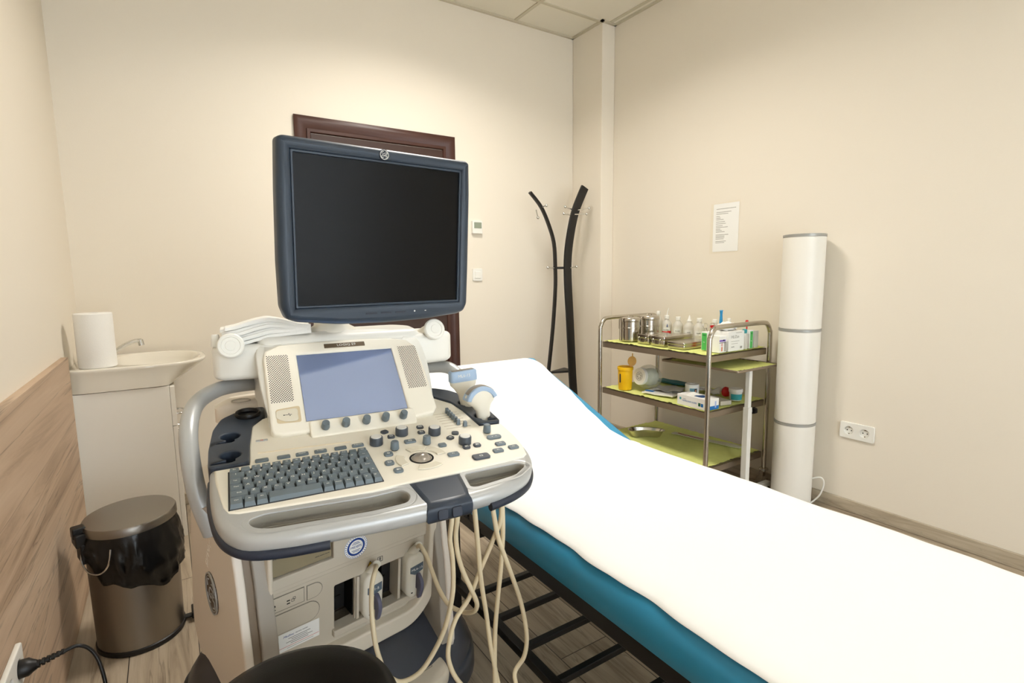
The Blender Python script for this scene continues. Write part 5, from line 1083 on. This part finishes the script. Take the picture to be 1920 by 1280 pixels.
sheet('green_packet', 2.47, 1.72, ZM+.002, .05, .08, 35, mat('green_packet', (30, 140, 80), .5), 'small green packet between the glove box and the cream jar', 'packet', .004, .004, 3)
carton('flat_carton', 2.40, 2.47, 1.66, 1.80, .022, 'flat grey carton lying behind the glove box', lambda *a: None, 'box', ZM+.001, -14, mat('grey_card', (188, 182, 166), .7))
# ---- bottom shelf
ZB = .210
t = thing('kidney_dish', (2.40, 2.19, ZB), 'stainless steel kidney dish on the bottom shelf', 'dish')
kl = smooth_loop([(-.105, .005), (-.085, .045), (-.03, .060), (.04, .055), (.095, .030), (.11, -.005), (.09, -.030), (.05, -.022), (.0, -.008), (-.05, -.020), (-.088, -.030)], 4)
Mk = Matrix.Translation((2.395, 2.19, ZB)) @ Matrix.Rotation(R(-38), 4, 'Z'); b = MB(Mk); n = len(kl); v_ = []; f_ = []
for s_, z_ in ((.72, .001), (.80, .004), (.97, .040), (1.03, .042), (1.03, .040), (.95, .038), (.78, .007), (.70, .005)): v_ += [(p[0]*s_, p[1]*s_+.0*s_, z_) for p in kl]
for i in range(7):
    for k in range(n): f_.append((i*n+k, i*n+(k+1) % n, (i+1)*n+(k+1) % n, (i+1)*n+k))
f_.append(tuple(range(n))); f_.append(tuple(range(7*n, 8*n))); b._add(v_, f_); obj('dish', b, M_steel, t)
o = sheet('catheter_pack', 2.62, 1.93, ZB, .045, .42, 12, mat('clear_strip', (206, 204, 176), .3), 'long translucent packet across the bottom shelf', 'packet', .003, .004, 3)
b = MB(); b.tube([(2.585, 2.10, ZB+.010), (2.59, 2.0, ZB+.011), (2.61, 1.90, ZB+.012)], .002, 8, 3); obj('red_line', b, mat('rust', (150, 70, 50), .6), o)

# ------------------------------------------------------------------ wheeled tray stand
t = thing('tray_stand', (2.487, 1.582, 0), 'white tray stand with a steel tray slid under the trolley top', 'tray stand')
b = MB(); x0, x1, y0, y1, z = 2.335, 2.700, 1.548, 2.02, .708
b.slab(rrect((x0+x1)/2, (y0+y1)/2, x1-x0, y1-y0, .006), z-.003, z, 0)
b.slab(rrect((x0+x1)/2, (y0+y1)/2, x1-x0+.012, y1-y0+.012, .01), z-.003, z+.009, .0015, [rrect((x0+x1)/2, (y0+y1)/2, x1-x0-.002, y1-y0-.002, .006)]); obj('tray', b, M_steelm, t)
b = MB(); b.box(2.474, 2.500, 1.570, 1.594, .45, .704); obj('inner_post', b, M_white, t, bev=.003)
b = MB(); b.box(2.470, 2.504, 1.566, 1.598, .05, .505); obj('outer_post', b, M_white, t, bev=.003)
b = MB(); b.cyl((2.504, 1.582, .478), (2.535, 1.582, .478), .005, seg=12); b.m(M_black); b.loft([(0, 0, 0, .001, .001)], 4) if 0 else None
for k in range(5): b.cyl((2.532, 1.582+.009*math.cos(R(72*k)), .478+.009*math.sin(R(72*k))), (2.552, 1.582+.009*math.cos(R(72*k)), .478+.009*math.sin(R(72*k))), .009, seg=12)
b.cyl((2.530, 1.582, .478), (2.554, 1.582, .478), .013, seg=16); obj('clamp_knob', b, M_black, t)
b = MB(); b.box(2.30, 2.71, 1.568, 1.596, .030, .058); b.box(2.30, 2.328, 1.568, 2.05, .030, .058); b.box(2.40, 2.60, 1.575, 1.59, .03, .05); obj('foot', b, M_white, t, bev=.003)
for x, y in ((2.314, 1.60), (2.314, 2.03), (2.695, 1.582)):
    b = MB(); b.cyl((x-.008, y, .0155), (x+.008, y, .0155), .0155, seg=18); b.box(x-.005, x+.005, y-.005, y+.005, .014, .034); obj('caster', b, M_black, t)
cloth(2.342, 2.694, 1.556, 1.99, .7085, 'lime green cloth on the pull-out tray under the trolley top', 5, .0015)

# ------------------------------------------------------------------ groups for repeated things
GROUPS = {'ceiling_light': 'square ceiling light panels', 'power_socket': 'double power sockets on the walls', 'probe_connector': 'probe connectors plugged into the machine', 'probe_cable': 'loose cable loops under the control panel',
 'gel_bottle': 'gel bottles in the machine wings', 'sterilizing_drum': 'steel drums on the trolley', 'instrument_box': 'flat steel instrument boxes on the trolley', 'bottle': 'milky plastic bottles at the back of the top shelf',
 'medicine_carton': 'small medicine cartons on the top shelf', 'cotton_bag': 'white cotton bag ends', 'scissors': 'scissors standing on the top shelf', 'packaging_pouch': 'packets lying on the middle shelf', 'cloth': 'lime cloths lining the trolley'}
for o in bpy.data.objects:
    g = GROUPS.get(o.name.split('.')[0])
    if g and o.parent is None: o['group'] = g
